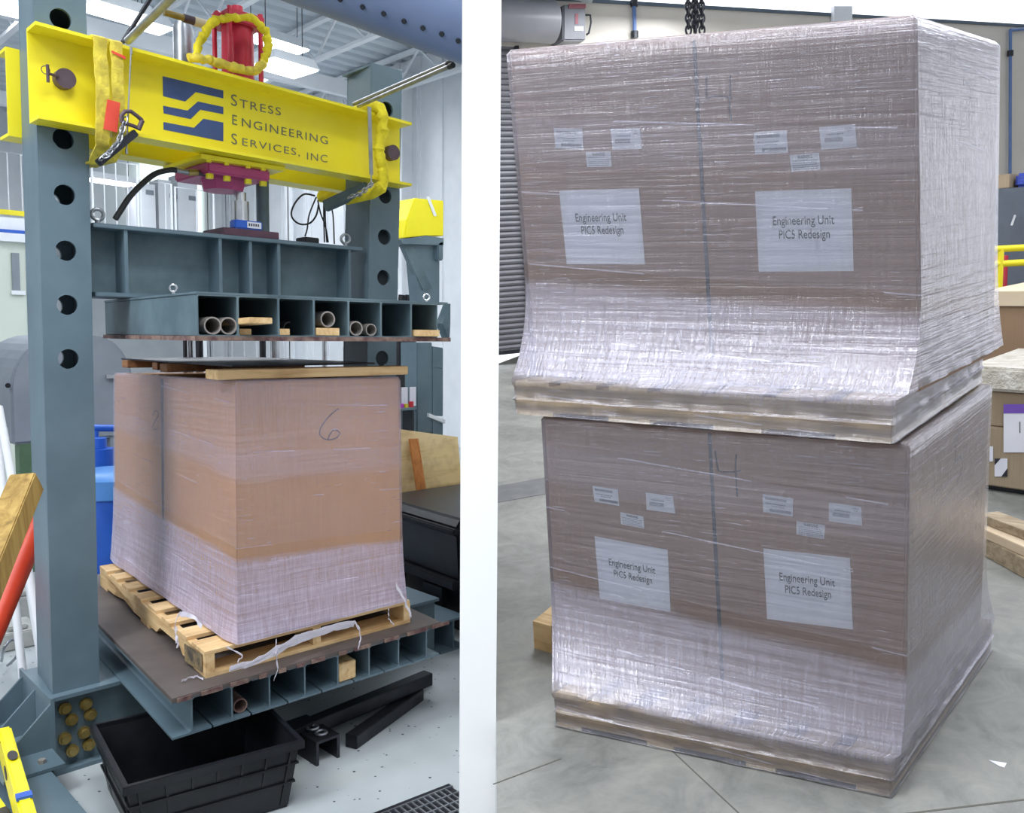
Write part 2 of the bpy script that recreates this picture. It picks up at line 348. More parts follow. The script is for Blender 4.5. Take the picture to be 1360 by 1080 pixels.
# each rib closed strip: build thin deck under it
deck = struct('ceiling', mb, ROOFM)
mb = MB(); mb.poly([(-6, -3, 6.968), (0, -3, 6.968), (12, 11, 6.968), (12, 22.2, 6.968), (-6, 22.2, 6.968)], (0, 0, 1), .05); struct('roof_sheet', mb, ROOFM, parent=deck)
for i in range(8):
    x = -3.9+i*1.9; y0 = max(1.0, (x+.6)*1.0) if x > 0 else 1.0
    mb = MB(); zt, zb = 6.82, 6.25
    mb.bar((x, y0, zt), (x, 22, zt), .09, .06); mb.bar((x, y0, zb), (x, 22, zb), .09, .05)
    y = y0; k = 0
    while y < 21.6:
        mb.bar((x, y, zt if k % 2 else zb), (x, y+.7, zb if k % 2 else zt), .03, .03); y += .7; k += 1
    struct('joist', mb, WHITEP, parent=deck)
for y in (8.0, 13.0, 18.0):
    mb = MB(); x1 = min(WX, divx(y)-.3); mb.bar((-6, y, 6.15), (x1, y, 6.15), .12, .25); struct('girder', mb, WHITEP, parent=deck)
for y in (12.6, 16.4, 20.2):   # white wall columns
    mb = MB(); mb.box((WX-.4, y, 0), (WX-.36, y+.3, 6.6)); mb.box((WX-.06, y, 0), (WX-.02, y+.3, 6.6)); mb.box((WX-.4, y+.13, 0), (WX-.02, y+.17, 6.6))
    struct('trim_column', mb, WHITEP)
# ceiling light fixtures
def fixture(u, v, z, sx, sy, ang, label):
    c = H.Z(u, v, z); T = Thing('ceiling_light', label, 'light', c, group='high bay lights under the roof'); ca, sa = math.cos(ang), math.sin(ang)
    R = lambda a, b, h: (c.x+a*ca-b*sa, c.y+a*sa+b*ca, z+h)
    def bx(a, b, h0, h1, m=0):
        mb = MB(); mb.hexa([R(-a, -b, h0), R(a, -b, h0), R(a, b, h0), R(-a, b, h0)]+[R(-a+m, -b+m, h1), R(a-m, -b+m, h1), R(a-m, b-m, h1), R(-a+m, b-m, h1)]); return mb
    T.part('housing', bx(sx/2, sy/2, .02, .16, .06), WHITEP); T.part('diffuser', bx(sx/2-.02, sy/2-.02, 0, .02), LAMP)
    for a in (-1, 1): mb = MB(); mb.tube([R(a*sx*.4, 0, .15), R(a*sx*.4, 0, 6.85-z)], .006, 6); T.part('hanger', mb, DARK)
fixture(156, 20, 5.9, .8, .5, .1, 'bright high bay light at the top left, nearest the tall left column')
fixture(201, 38, 6.0, .45, .4, .1, 'smaller bright roof light just right of the first one, behind the steel pipe')
fixture(378, 92, 5.6, .75, .6, .1, 'glaring light hanging above the yellow beam, right of the red cylinder')
fixture(146, 243, 5.1, 1.0, .5, .1, 'low bright light seen under the yellow beam above the mezzanine railing')
fixture(365, 60, 6.2, 1.0, .4, .1, 'roof light glowing behind the red cylinder')

# ------------------------------------------------------------------ press frame
Y0, Y1 = 4.031, 4.328
def holed(mb, face, thick, zs, r, hx=.5):
    """plate carried by face(s, t metres up) -> point, with round holes; both skins and the hole walls."""
    pass
def column(name, quadpx, label, back_dx, zs, ztop, zbot):
    (ua, va), (ub, vb), (uc, vc), (ud, vd) = quadpx      # TL TR BR BL pixels on plane Y0
    P = [H.Y(*p, Y0) for p in quadpx]
    def edge(a, b, z): t = (z-b.z)/(a.z-b.z); return b.x+(a.x-b.x)*t
    L = lambda z: edge(P[0], P[3], z); R = lambda z: edge(P[1], P[2], z)
    c = (L(zbot)+R(zbot))/2
    T = Thing(name, label, 'column', (c, (Y0+Y1)/2, zbot), group='upright columns of the press')
    r = .043; N = 28
    def skin(y0, y1, dx):
        mb = MB(); cuts = [zbot]
        for z in zs: cuts += [z-.06, z+.06]
        cuts.append(ztop)
        for k in range(0, len(cuts), 2):
            a, b = cuts[k], cuts[k+1]
            if b-a > 1e-4: mb.hexa([(L(a)+dx, y0, a), (R(a)+dx, y0, a), (R(a)+dx, y1, a), (L(a)+dx, y1, a), (L(b)+dx, y0, b), (R(b)+dx, y0, b), (R(b)+dx, y1, b), (L(b)+dx, y1, b)])
        for z in zs:
            l, rr = L(z)+dx, R(z)+dx; cx = (l+rr)/2; h = .06; base = len(mb.v); vs = []
            for yy in (y0, y1):
                ac = math.atan2(h, (rr-l)/2); angs = sorted([2*math.pi*k/24 for k in range(24)]+[ac, math.pi-ac, math.pi+ac, 2*math.pi-ac])
                for a in angs:
                    ca, sa = math.cos(a), math.sin(a); m = max(abs(ca)/((rr-l)/2), abs(sa)/h)
                    vs.append((cx+ca/m, yy, z+sa/m))
                for a in angs:
                    vs.append((cx+math.cos(a)*r, yy, z+math.sin(a)*r))
            fs = []
            for k in range(N):
                j = (k+1) % N; fs += [(k, j, N+j, N+k), (2*N+k, 3*N+k, 3*N+j, 2*N+j), (N+k, N+j, 3*N+j, 3*N+k), (k, 2*N+k, 2*N+j, j)]
            mb.add(vs, fs)
        return mb
    T.part('front_plate', skin(Y0, Y0+.016, 0), STEEL); T.part('back_plate', skin(Y1-.016, Y1, back_dx), STEEL)
    for s, nm in ((0, 'side_plate'), (1, 'side_plate')):
        f = L if s == 0 else R; g = .0 if s == 0 else -.014; mb = MB(); q = []
        for z in (zbot, ztop):
            q += [(f(z)+g, Y0+.016, z), (f(z)+g+.014, Y0+.016, z), (f(z)+g+.014+back_dx, Y1-.016, z), (f(z)+g+back_dx, Y1-.016, z)]
        mb.hexa(q); T.part(nm, mb, STEEL)
    mb = MB(); mb.box((L(ztop), Y0, ztop), (R(ztop), Y1, ztop+.012)); T.part('top_cap', mb, STEEL)
    return T, L, R
zl = [H.Y(88, v, Y0).z for v in (27, 185, 259, 333, 405, 477)]
TL_, Lc, Rc = column('press_column', [(45, 30), (115, 30), (132, 905), (70, 921)], 'tall grey-blue steel column with a row of round holes, nearest and at the left', .022, zl[::-1], 3.42, .353)
zr = [H.Y(511, v, Y0).z for v in (145, 260, 315, 369, 423, 476, 530)]
TR_, Lr, Rr_ = column('press_column', [(494, 110), (534, 110), (526.5, 470), (488, 481)], 'tall grey-blue steel column with round holes, on the right behind the yellow beam end', .035, zr[::-1], 3.40, .353)

def ybeam(y_front, y_web, pxq, name, label, sgn=1):
    P = [H.Y(*p, 3.9) for p in pxq]; TLp, TRp, BRp, BLp = P
    T = Thing(name, label, 'beam', ((TLp.x+TRp.x)/2, y_web, min(BLp.z, BRp.z)))
    xl, xr = (TLp.x+BLp.x)/2, (TRp.x+BRp.x)/2
    def slab(za, zb, zc, zd, ya, yb, m, nm):
        mb = MB(); mb.hexa([(xl, ya, za), (xr, ya, zb), (xr, yb, zb), (xl, yb, za), (xl, ya, zc), (xr, ya, zd), (xr, yb, zd), (xl, yb, zc)]); return T.part(nm, mb, m)
    t = .014
    slab(TLp.z-t, TRp.z-t, TLp.z, TRp.z, y_front, y_web, YEL, 'flange'); slab(BLp.z, BRp.z, BLp.z+t, BRp.z+t, y_front, y_web, YEL, 'flange')
    web = slab(BLp.z, BRp.z, TLp.z, TRp.z, y_web, y_web+.012*sgn, YEL, 'web')
    return T, web, xl, xr, (TLp.z, TRp.z, BLp.z, BRp.z)
YB = [(48, 28), (548, 163), (546, 247), (50, 157)]
TB, web, bxl, bxr, bz = ybeam(3.9, 4.012, YB, 'yellow_cross_beam', 'front yellow steel channel beam lettered STRESS ENGINEERING SERVICES, INC')
TB2, web2, _, _, _ = ybeam(4.47, 4.345, YB, 'yellow_cross_beam', 'rear yellow channel beam, only its ends showing behind the columns', -1)
# lettering and emblem on the web
wy = 4.012; wn = Vector((0, -1, 0))
def wq(u, v): return H.Y(u, v, wy-.0015)
def onweb(mb, pts): mb.poly([wq(*p) for p in pts], (0, 1, 0), .0012)
def z1(x, y): return (x/4.153, y/4.153)
mb = MB()
onweb(mb, [z1(897, 420), z1(1232, 500), z1(1232, 543), z1(1080, 508), z1(1022, 560), z1(900, 530)])
onweb(mb, [z1(900, 583), z1(1035, 610), z1(1092, 560), z1(1232, 590), z1(1232, 630), z1(1105, 605), z1(1052, 657), z1(903, 625)])
onweb(mb, [z1(902, 673), z1(1070, 705), z1(1122, 655), z1(1232, 676), z1(1232, 780), z1(902, 715)])
T_ = TB.part('emblem', mb, INK, web, 'navy blue wave emblem of three bands')
def z2(x, y): return (300+x/4.153, y/4.153)
def wordpx(mb, body, bl, br, tr, tl, sp=1.0, ref=(0, .7)): text_on(mb, body, [wq(*p) for p in (bl, br, tr, tl)], 0, 0, 1, 1, wn, .0005, sp, ref)
mb = MB()
for big, rest, b in (('S', 'TRESS', ((28, 580), (62, 588), (62, 523), (28, 518), (75, 592), (303, 638), (303, 595), (75, 545))),
                     ('E', 'NGINEERING', ((35, 685), (62, 692), (62, 637), (35, 630), (88, 697), (562, 797), (562, 755), (88, 650))),
                     ('S', 'ERVICES,', ((30, 792), (62, 800), (62, 740), (30, 733), (90, 803), (408, 862), (408, 822), (90, 760))),
                     ('', 'INC', ((0,)*8 and (0, 0), (0, 0), (0, 0), (0, 0), (447, 880), (560, 897), (560, 856), (447, 840)))):
    if big: wordpx(mb, big, z2(*b[0]), z2(*b[1]), z2(*b[2]), z2(*b[3]))
    wordpx(mb, rest, z2(*b[4]), z2(*b[5]), z2(*b[6]), z2(*b[7]), 1.18, (0, .7) if ',' not in rest else (-.02, .7))
TB.part('lettering', mb, TXT, web, 'grey painted words Stress Engineering Services, Inc')
# pins
def disc(c, ax, r, th, n=28):
    mb = MB(); ax = Vector(ax).normalized(); mb.tube([Vector(c), Vector(c)+ax*th], r, n); return mb
for (u, v, lab) in ((86, 105, 'brown steel pin with a tee handle through the left end of the yellow beam'), (521, 203, 'brown steel pin through the right end of the yellow beam')):
    c = H.Y(u, v, 3.985); T = Thing('beam_pin', lab, 'pin', (c.x, c.y, c.z), group='pins locking the yellow beam')
    mb = MB(); mb.tube([(c.x, 3.97, c.z), (c.x, 4.36, c.z)], .041, 28); T.part('shaft', mb, PIN, smooth=True)
    if u < 200:
        mb = MB(); mb.tube([(c.x-.03, 3.965, c.z), (c.x-.075, 3.95, c.z-.0)], .006, 8); mb.tube([(c.x-.075, 3.95, c.z-.035), (c.x-.075, 3.95, c.z+.035)], .0065, 8); mb.ring((c.x-.083, 3.95, c.z+.012), (0, 1, 0), .016, .0018)
        T.part('handle', mb, PIN, smooth=True)
# ------------------------------------------------------------------ crosshead
CZ0, CZ1 = 2.092, 2.414
cxl, cxr = 1.345, 2.752
T = Thing('crosshead_beam', 'grey-blue wide flange crosshead with stiffener ribs hung between the two columns', 'beam', ((cxl+cxr)/2, 4.17, CZ0))
mb = MB(); mb.box((cxl, 4.04, CZ1-.02), (cxr, 4.30, CZ1)); T.part('top_flange', mb, STEEL, bevel=.003)
mb = MB(); mb.box((cxl, 4.04, CZ0), (cxr, 4.30, CZ0+.02)); T.part('bottom_flange', mb, STEEL, bevel=.003)
mb = MB(); mb.box((cxl, 4.165, CZ0+.02), (cxr, 4.177, CZ1-.02)); T.part('web', mb, STEELD)
for u in (168, 293, 333, 370.5, 464.5):
    x = H.Y(u, 350, 4.05).x; mb = MB(); mb.box((x-.008, 4.05, CZ0+.02), (x+.008, 4.165, CZ1-.02)); T.part('stiffener', mb, STEEL)
for u, lab in ((131, 'eyebolt on the left end of the crosshead'), (460, 'eyebolt on the right end of the crosshead')):
    x = H.Y(u, 300, 4.08).x; t = Thing('eyebolt', 'steel lifting '+lab, 'eyebolt', (x, 4.09, CZ1), group='lifting eyebolts')
    mb = MB(); mb.ring((x, 4.09, CZ1+.042), (.3, 1, 0), .024, .008); t.part('ring', mb, GALV, smooth=True)
    mb = MB(); mb.tube([(x, 4.09, CZ1), (x, 4.09, CZ1+.018)], .012, 12); t.part('shank', mb, GALV, smooth=True)
# ------------------------------------------------------------------ upper platen of square tubes
PZ0, PZ1, PY0 = 1.905, 2.090, 3.18
SK = .088
def S(x, y, z, y0=PY0): return (x+(y-y0)*SK, y, z)
def sbox(mb, x0, x1, y0, y1, za, zb, yy=PY0): return mb.hexa([S(x0, y0, za, yy), S(x1, y0, za, yy), S(x1, y1, za, yy), S(x0, y1, za, yy), S(x0, y0, zb, yy), S(x1, y0, zb, yy), S(x1, y1, zb, yy), S(x0, y1, zb, yy)])
webs = [H.Y(u, 425, PY0).x for u in (262, 316, 370, 417, 463, 506, 546, 581)]
T = Thing('upper_platen', 'upper press platen, a row of open grey-blue square tubes on a rusty plate', 'platen', S((webs[0]+webs[-1])/2, 3.8, PZ0))
mb = MB(); sbox(mb, webs[0]-.004, H.Y(595, 403, PY0).x, PY0, 4.48, PZ1-.010, PZ1); T.part('top_plate', mb, STEELD, bevel=.002)
mb = MB(); sbox(mb, H.Y(258, 447, PY0).x, H.Y(597, 453, PY0).x, PY0-.01, 4.48, PZ0, PZ0+.018); T.part('bottom_plate', mb, RUSTY, label='flaking rusty bottom plate')
for i in range(7):
    x0, x1 = webs[i], webs[i+1]; za, zb = PZ0+.018, PZ1-.010; t = .0045; r = .007; mb = MB()
    outer = [(x0, za), (x1, za), (x1, zb), (x0, zb)]
    def rr(ins, rad):
        o = []; a0, a1, b0, b1 = x0+ins, x1-ins, za+ins, zb-ins
        for cx_, cz_, s0 in ((a1-rad, b1-rad, 0), (a0+rad, b1-rad, 90), (a0+rad, b0+rad, 180), (a1-rad, b0+rad, 270)):
            for k in range(5): a = math.radians(s0+k*22.5); o.append((cx_+math.cos(a)*rad, cz_+math.sin(a)*rad))
        return o
    A, B = rr(.0, .003), rr(t, r); n = len(A); vs = []
    for yy in (PY0, 4.47):
        vs += [S(x, yy, z) for x, z in A]+[S(x, yy, z) for x, z in B]
    fs = []
    for k in range(n):
        j = (k+1) % n; fs += [(k, j, n+j, n+k), (2*n+k, 3*n+k, 3*n+j, 2*n+j), (k, 2*n+k, 2*n+j, j), (n+k, n+j, 3*n+j, 3*n+k)]
    mb.add(vs, fs); T.part('square_tube', mb, STEELD)
mb = MB(); sbox(mb, webs[0], webs[-1], 4.47, 4.48, PZ0+.018, PZ1-.01); T.part('end_plate', mb, DARK)  # added dark plate so no light shows through the tubes
for u, lab in ((242, 'near the left corner'), (574, 'near the right corner')):
    p = H.Z(u, 388, PZ1) if u < 300 else Vector(S(webs[-1]-.03, 3.23, PZ1)); p = p if u > 300 else Vector((1.445, 3.45, PZ1))
    t = Thing('eyebolt', 'small eyebolt standing on the upper platen '+lab, 'eyebolt', p, group='lifting eyebolts')
    mb = MB(); mb.ring(p+Vector((0, 0, .022)), (.7, .7, 0), .014, .004); mb.tube([p, p+Vector((0, 0, .01))], .006, 8); t.part('ring', mb, CHROME, smooth=True)
# pipes and blocks stored in the tubes
zf = PZ0+.018+.0056
def inpipe(u, v, r, lab, y=3.185, L=.5):
    p = H.Y(u, v, y); c = Vector((p.x, y, zf+r)); mb = MB(); mb.pipe(c, c+Vector((SK*L, L, 0)), r, r*.83); t = solo('steel_pipe', mb, RUSTP, lab, 'pipe', 'pipe offcuts in the press', smooth=True); return t
RUSTP = mat('dull_pipe_steel', '#8f8a88', '#a39c96', 12, .5, .3)
inpipe(282.5, 433, .034, 'short steel pipe in the first opening of the upper platen, the left one')
inpipe(303.5, 433, .034, 'short steel pipe in the first opening of the upper platen, the right one')
inpipe(385, 430, .030, 'steel pipe set back beside the rib in the third opening', 3.40)
for u, v, lab, yy, hb in ((435.5, 429, 'steel pipe standing on a yellow wood block in the fourth opening', 3.2, .035),):
    p = H.Y(u, v, yy); c = Vector((p.x, yy, zf+hb+.034)); mb = MB(); mb.pipe(c, c+Vector((SK*.4, .4, 0)), .034, .028); solo('steel_pipe', mb, RUSTP, lab, 'pipe', 'pipe offcuts in the press', smooth=True)
inpipe(473, 431, .032, 'steel pipe at the left of the fifth opening', 3.2)
inpipe(493, 437, .027, 'smaller steel pipe at the right of the fifth opening', 3.2)
def blk(u0, u1, y0, y1, za, zb, lab, m=WOODY, tilt=0):
    x0, x1 = H.Y(u0, 440, y0).x, H.Y(u1, 440, y0).x; mb = MB()
    mb.hexa([S(x0, y0, za, y0), S(x1, y0, za+tilt, y0), S(x1, y1, za+tilt, y0), S(x0, y1, za, y0), S(x0, y0, zb, y0), S(x1, y0, zb+tilt, y0), S(x1, y1, zb+tilt, y0), S(x0, y1, zb, y0)])
    return solo('wood_block', mb, m, lab, 'wood block', 'wood offcuts in the upper platen', bevel=.0015)
blk(318, 334, 3.20, 3.5, zf, zf+.024, 'thin wood block on the bottom of the second opening, left side')
mb = MB(); p0, p1 = H.Y(319, 432, 3.19), H.Y(361, 430, 3.11); mb.bar((p0.x+.02, 3.42, zf+.030+.012), (p1.x-.05, 3.10, zf+.024+.032), .10, .024); solo('wood_board', mb, WOODY, 'pale board resting slanted out of the second opening of the platen', 'board', bevel=.002)
blk(371, 385, 3.20, 3.36, zf, zf+.026, 'wood block at the left of the third opening')
blk(420, 451, 3.185, 3.36, zf, zf+.032, 'yellow wood block under the pipe in the fourth opening')
blk(464.5, 475, 3.26, 3.45, zf, zf+.018, 'small wood block behind the pipe in the fifth opening')
blk(556, 584, 3.14, 3.34, zf, zf+.030, 'wood block sticking out of the last opening on the right')

# ------------------------------------------------------------------ press bed
BY0 = 3.25
def B(x, y, z): return Vector((x+(y-BY0)*SK, y, z))
def bbox(mb, x0, x1, y0, y1, za, zb): return mb.hexa([B(x0, y0, za), B(x1, y0, za), B(x1, y1, za), B(x0, y1, za), B(x0, y0, zb), B(x1, y0, zb), B(x1, y1, zb), B(x0, y1, zb)])
bx0, bx1, BZ = 1.313, 2.655, .525
T = Thing('press_bed', 'press bed of grey-blue wide flange beams under a brown steel deck plate', 'press bed', B((bx0+bx1)/2, 4.1, .353))
mb = MB(); bbox(mb, bx0+.002, bx1, BY0-.015, 5.25, BZ-.018, BZ); T.part('deck_plate', mb, DECK, label='oily dark brown deck plate', bevel=.002)
xx = bx0+.02
while xx < bx1-.05:
    l = random.uniform(.03, .12); mb = MB(); bbox(mb, xx, xx+l, BY0-.021, BY0-.0155, BZ-.02, BZ-.003); T.part('weld_scale', mb, RUSTY); xx += l+random.uniform(.03, .08)
pit = (bx1-bx0)/8
for i in range(8):
    xc = bx0+pit*(i+.5); g = .004; zb, zt = .353, BZ-.018
    x0, x1 = xc-pit/2+g, xc+pit/2-g; t = .009; w_ = .0035
    pts = [(x0, zb), (x1, zb), (x1, zb+t), (xc+w_+.008, zb+t), (xc+w_, zb+t+.008), (xc+w_, zt-t-.008), (xc+w_+.008, zt-t), (x1, zt-t), (x1, zt), (x0, zt), (x0, zt-t), (xc-w_-.008, zt-t), (xc-w_, zt-t-.008), (xc-w_, zb+t+.008), (xc-w_-.008, zb+t), (x0, zb+t)]
    n = len(pts); mb = MB(); mb.add([B(x, BY0, z) for x, z in pts]+[B(x, 5.22, z) for x, z in pts], [(k, (k+1) % n, n+(k+1) % n, n+k) for k in range(n)]+[tuple(range(n-1, -1, -1)), tuple(range(n, 2*n))])
    T.part('wide_flange_beam', mb, STEEL)
    if i == 6:
        mb = MB(); bbox(mb, xc-.05, xc-.045+.0, 5.1, 5.2, zb+t, zt-t)
mb = MB(); bbox(mb, bx0+.01, bx1-.01, 5.222, 5.23, .36, .50); T.part('back_plate', mb, DARK)
# block and pipe in the bed openings
p = B(bx0+pit*4.83, BY0+.02, .364); mb = MB(); mb.hexa([p+Vector(q) for q in ((-.042, 0, 0), (.052, 0, 0), (.062, .1, 0), (-.032, .1, 0), (-.042, 0, .085), (.052, 0, .085), (.062, .1, .085), (-.032, .1, .085))]); solo('wood_block', mb, WOODY, 'pale square wood block set in an opening of the lower press bed', 'wood block', bevel=.004)
c = B(bx0+pit*1.52+.045, BY0+.03, .363+.031); mb = MB(); mb.pipe(c, c+Vector((SK*.3, .3, 0)), .030, .025); solo('steel_pipe', mb, RUSTY, 'rusty pipe offcut in an opening of the lower press bed', 'pipe', smooth=True)
# ------------------------------------------------------------------ base frame under the columns
def ibeam(T, a, b, wd, ht, name='beam', m=STEEL, t=.014):
    w2, tw = wd/2, .006; pts = [(-w2, 0), (w2, 0), (w2, t), (tw, t), (tw, ht-t), (w2, ht-t), (w2, ht), (-w2, ht), (-w2, ht-t), (-tw, ht-t), (-tw, t), (-w2, t)]
    mb = MB(); mb.prof(a, b, pts); return T.part(name, mb, m)
T = Thing('base_frame', 'heavy bolted base frame beams on the floor under the two columns', 'base frame', (2.0, 4.18, 0))
mb = MB(); mb.box((1.105, 3.985, .335), (3.25, 4.42, .3525)); T.part('top_flange', mb, STEEL)
mb = MB(); mb.box((1.105, 3.985, .0), (3.25, 4.42, .018)); T.part('bottom_flange', mb, STEEL)
mb = MB(); mb.box((1.11, 4.03, .018), (3.25, 4.044, .335)); T.part('web', mb, STEELD); mb = MB(); mb.box((1.11, 4.34, .018), (3.25, 4.354, .335)); T.part('web', mb, STEELD)
mb = MB(); mb.box((1.09, 3.975, .0), (1.105, 4.45, .355)); T.part('end_plate', mb, STEEL)
for u, v in ((87, 942), (115, 936), (96, 957), (121, 950), (87, 982), (113, 974), (97, 998), (119, 990)):
    c = H.Y(u, v, 4.01); mb = MB(); mb.tube([(c.x, 4.03, c.z), (c.x, 4.012, c.z), (c.x, 4.012, c.z), (c.x, 3.998, c.z)], [.027, .027, .020, .018], 14); T.part('bolt', mb, BRASS)
X0b = 1.09
for a in (3.98, 4.2, 4.40):
    mb = MB(); mb.poly([(X0b, a, .135), (X0b-.20, a, .135), (X0b, a, .33)], (0, 1, 0), .012); T.part('gusset', mb, STEEL)
mb = MB(); mb.box((.86, 3.80, .12), (X0b, 4.62, .135)); T.part('base_plate', mb, STEEL)
for (x, y) in ((.91, 3.86), (1.02, 3.87), (.91, 4.56), (1.02, 4.55), (.9, 4.12), (.9, 4.3)):
    mb = MB(); mb.tube([(x, y, .135), (x, y, .150)], .016, 6); T.part('bolt', mb, RUSTP)
ibeam(T, (.955, 1.6, 0), (.955, 3.797, 0), .16, .12, 'side_rail'); ibeam(T, (.955, 3.802, 0), (.955, 7.2, 0), .16, .119, 'side_rail')
ibeam(T, (3.36, 3.98, 0), (3.36, 6.6, 0), .2, .20, 'side_rail')
# ------------------------------------------------------------------ pallets
def pallet(label, frame, P, h, nslat, across, wood_m, wood_s, group=None, notch=True, inset=.0, name='pallet'):
    """P: four ground corners near, right, far, left as a general quadrilateral; top deckboards run 'across' ('nr': parallel to near-right edge)."""
    N, R_, F, L = [Vector(p) for p in P]
    c = (N+R_+F+L)/4; T = Thing(name, label, 'pallet', c, frame, group)
    up = Vector((0, 0, 1))
    if across == 'nr': q = lambda s, t: (N*(1-s)+R_*s)*(1-t)+(L*(1-s)+F*s)*t          # s along near-right, t along near-left
    else: q = lambda s, t: (N*(1-s)+L*s)*(1-t)+(R_*(1-s)+F*s)*t
    tb = .016; hs = h-2*tb
    def slab(s0, s1, t0, t1, z0, z1):
        mb = MB(); a = [q(s0, t0), q(s1, t0), q(s1, t1), q(s0, t1)]; mb.hexa([p+up*z0 for p in a]+[p+up*z1 for p in a]); return mb
    for i in range(nslat):
        wv = .085*(1.25 if i in (0, nslat-1) else 1)*min(1, 7/nslat)+.0; t0 = i*(1-wv)/(nslat-1); j = random.uniform(-.004, .004)
        T.part('deck_board', slab(0+j, 1+j, t0, t0+wv, h-tb, h), wood_m)
    for i, s0 in enumerate((0, .48, .962)):
        s1 = s0+.038
        if not notch: T.part('stringer', slab(s0, s1, 0, 1, tb, h-tb), wood_s); continue
        mb = MB()
        prof = [(0, tb), (.17, tb), (.20, tb+hs*.42), (.36, tb+hs*.42), (.39, tb), (.61, tb), (.64, tb+hs*.42), (.80, tb+hs*.42), (.83, tb), (1, tb), (1, h-tb), (0, h-tb)]
        vs = [q(s0, t)+up*z for t, z in prof]+[q(s1, t)+up*z for t, z in prof]; n = len(prof)
        fs = [(k, (k+1) % n, n+(k+1) % n, n+k) for k in range(n)]
        for base, rev in ((0, 1), (n, 0)):
            for f in ((0, 1, 2, 11), (2, 3, 10, 11), (3, 4, 5, 10), (5, 6, 10), (6, 7, 8, 9), (6, 9, 10)):
                g = tuple(base+k for k in f); fs.append(g[::-1] if rev else g)
        mb.add(vs, fs); T.part('stringer', mb, wood_s)
    for i in range(max(4, nslat-3)):
        k = max(4, nslat-3); wv = .085; t0 = i*(1-wv)/(k-1)
        if notch and (.12 < t0+wv/2 < .42 or .58 < t0+wv/2 < .88): continue
        T.part('bottom_board', slab(0, 1, t0, t0+wv, 0, tb), wood_m)
    return T
PN, PR, PL = Vector((1.496, 3.339, BZ)), Vector((2.537, 3.336, BZ)), Vector((1.645, 5.001, BZ))
PH = .112
Tp = pallet('pale wooden pallet on the press bed, burnt mark on its notched left stringer', MH, (PN, PR, PR+PL-PN, PL), PH, 8, 'nr', WOOD, WOODY)
mb = MB(); q = [PN+Vector((-.0012, .03, .018)), PN+Vector((.0, .20, .018)), PN+Vector((.0, .20, .094)), PN+Vector((-.0012, .03, .094))]
CHAR = mat('scorched_wood', '#4d463e', '#8c7a58', 18, .8, lo=.45, hi=.6); mb.poly(q, (-1, .09, 0), .0012); Tp.part('scorch_mark', mb, CHAR, label='dark scorched patch')

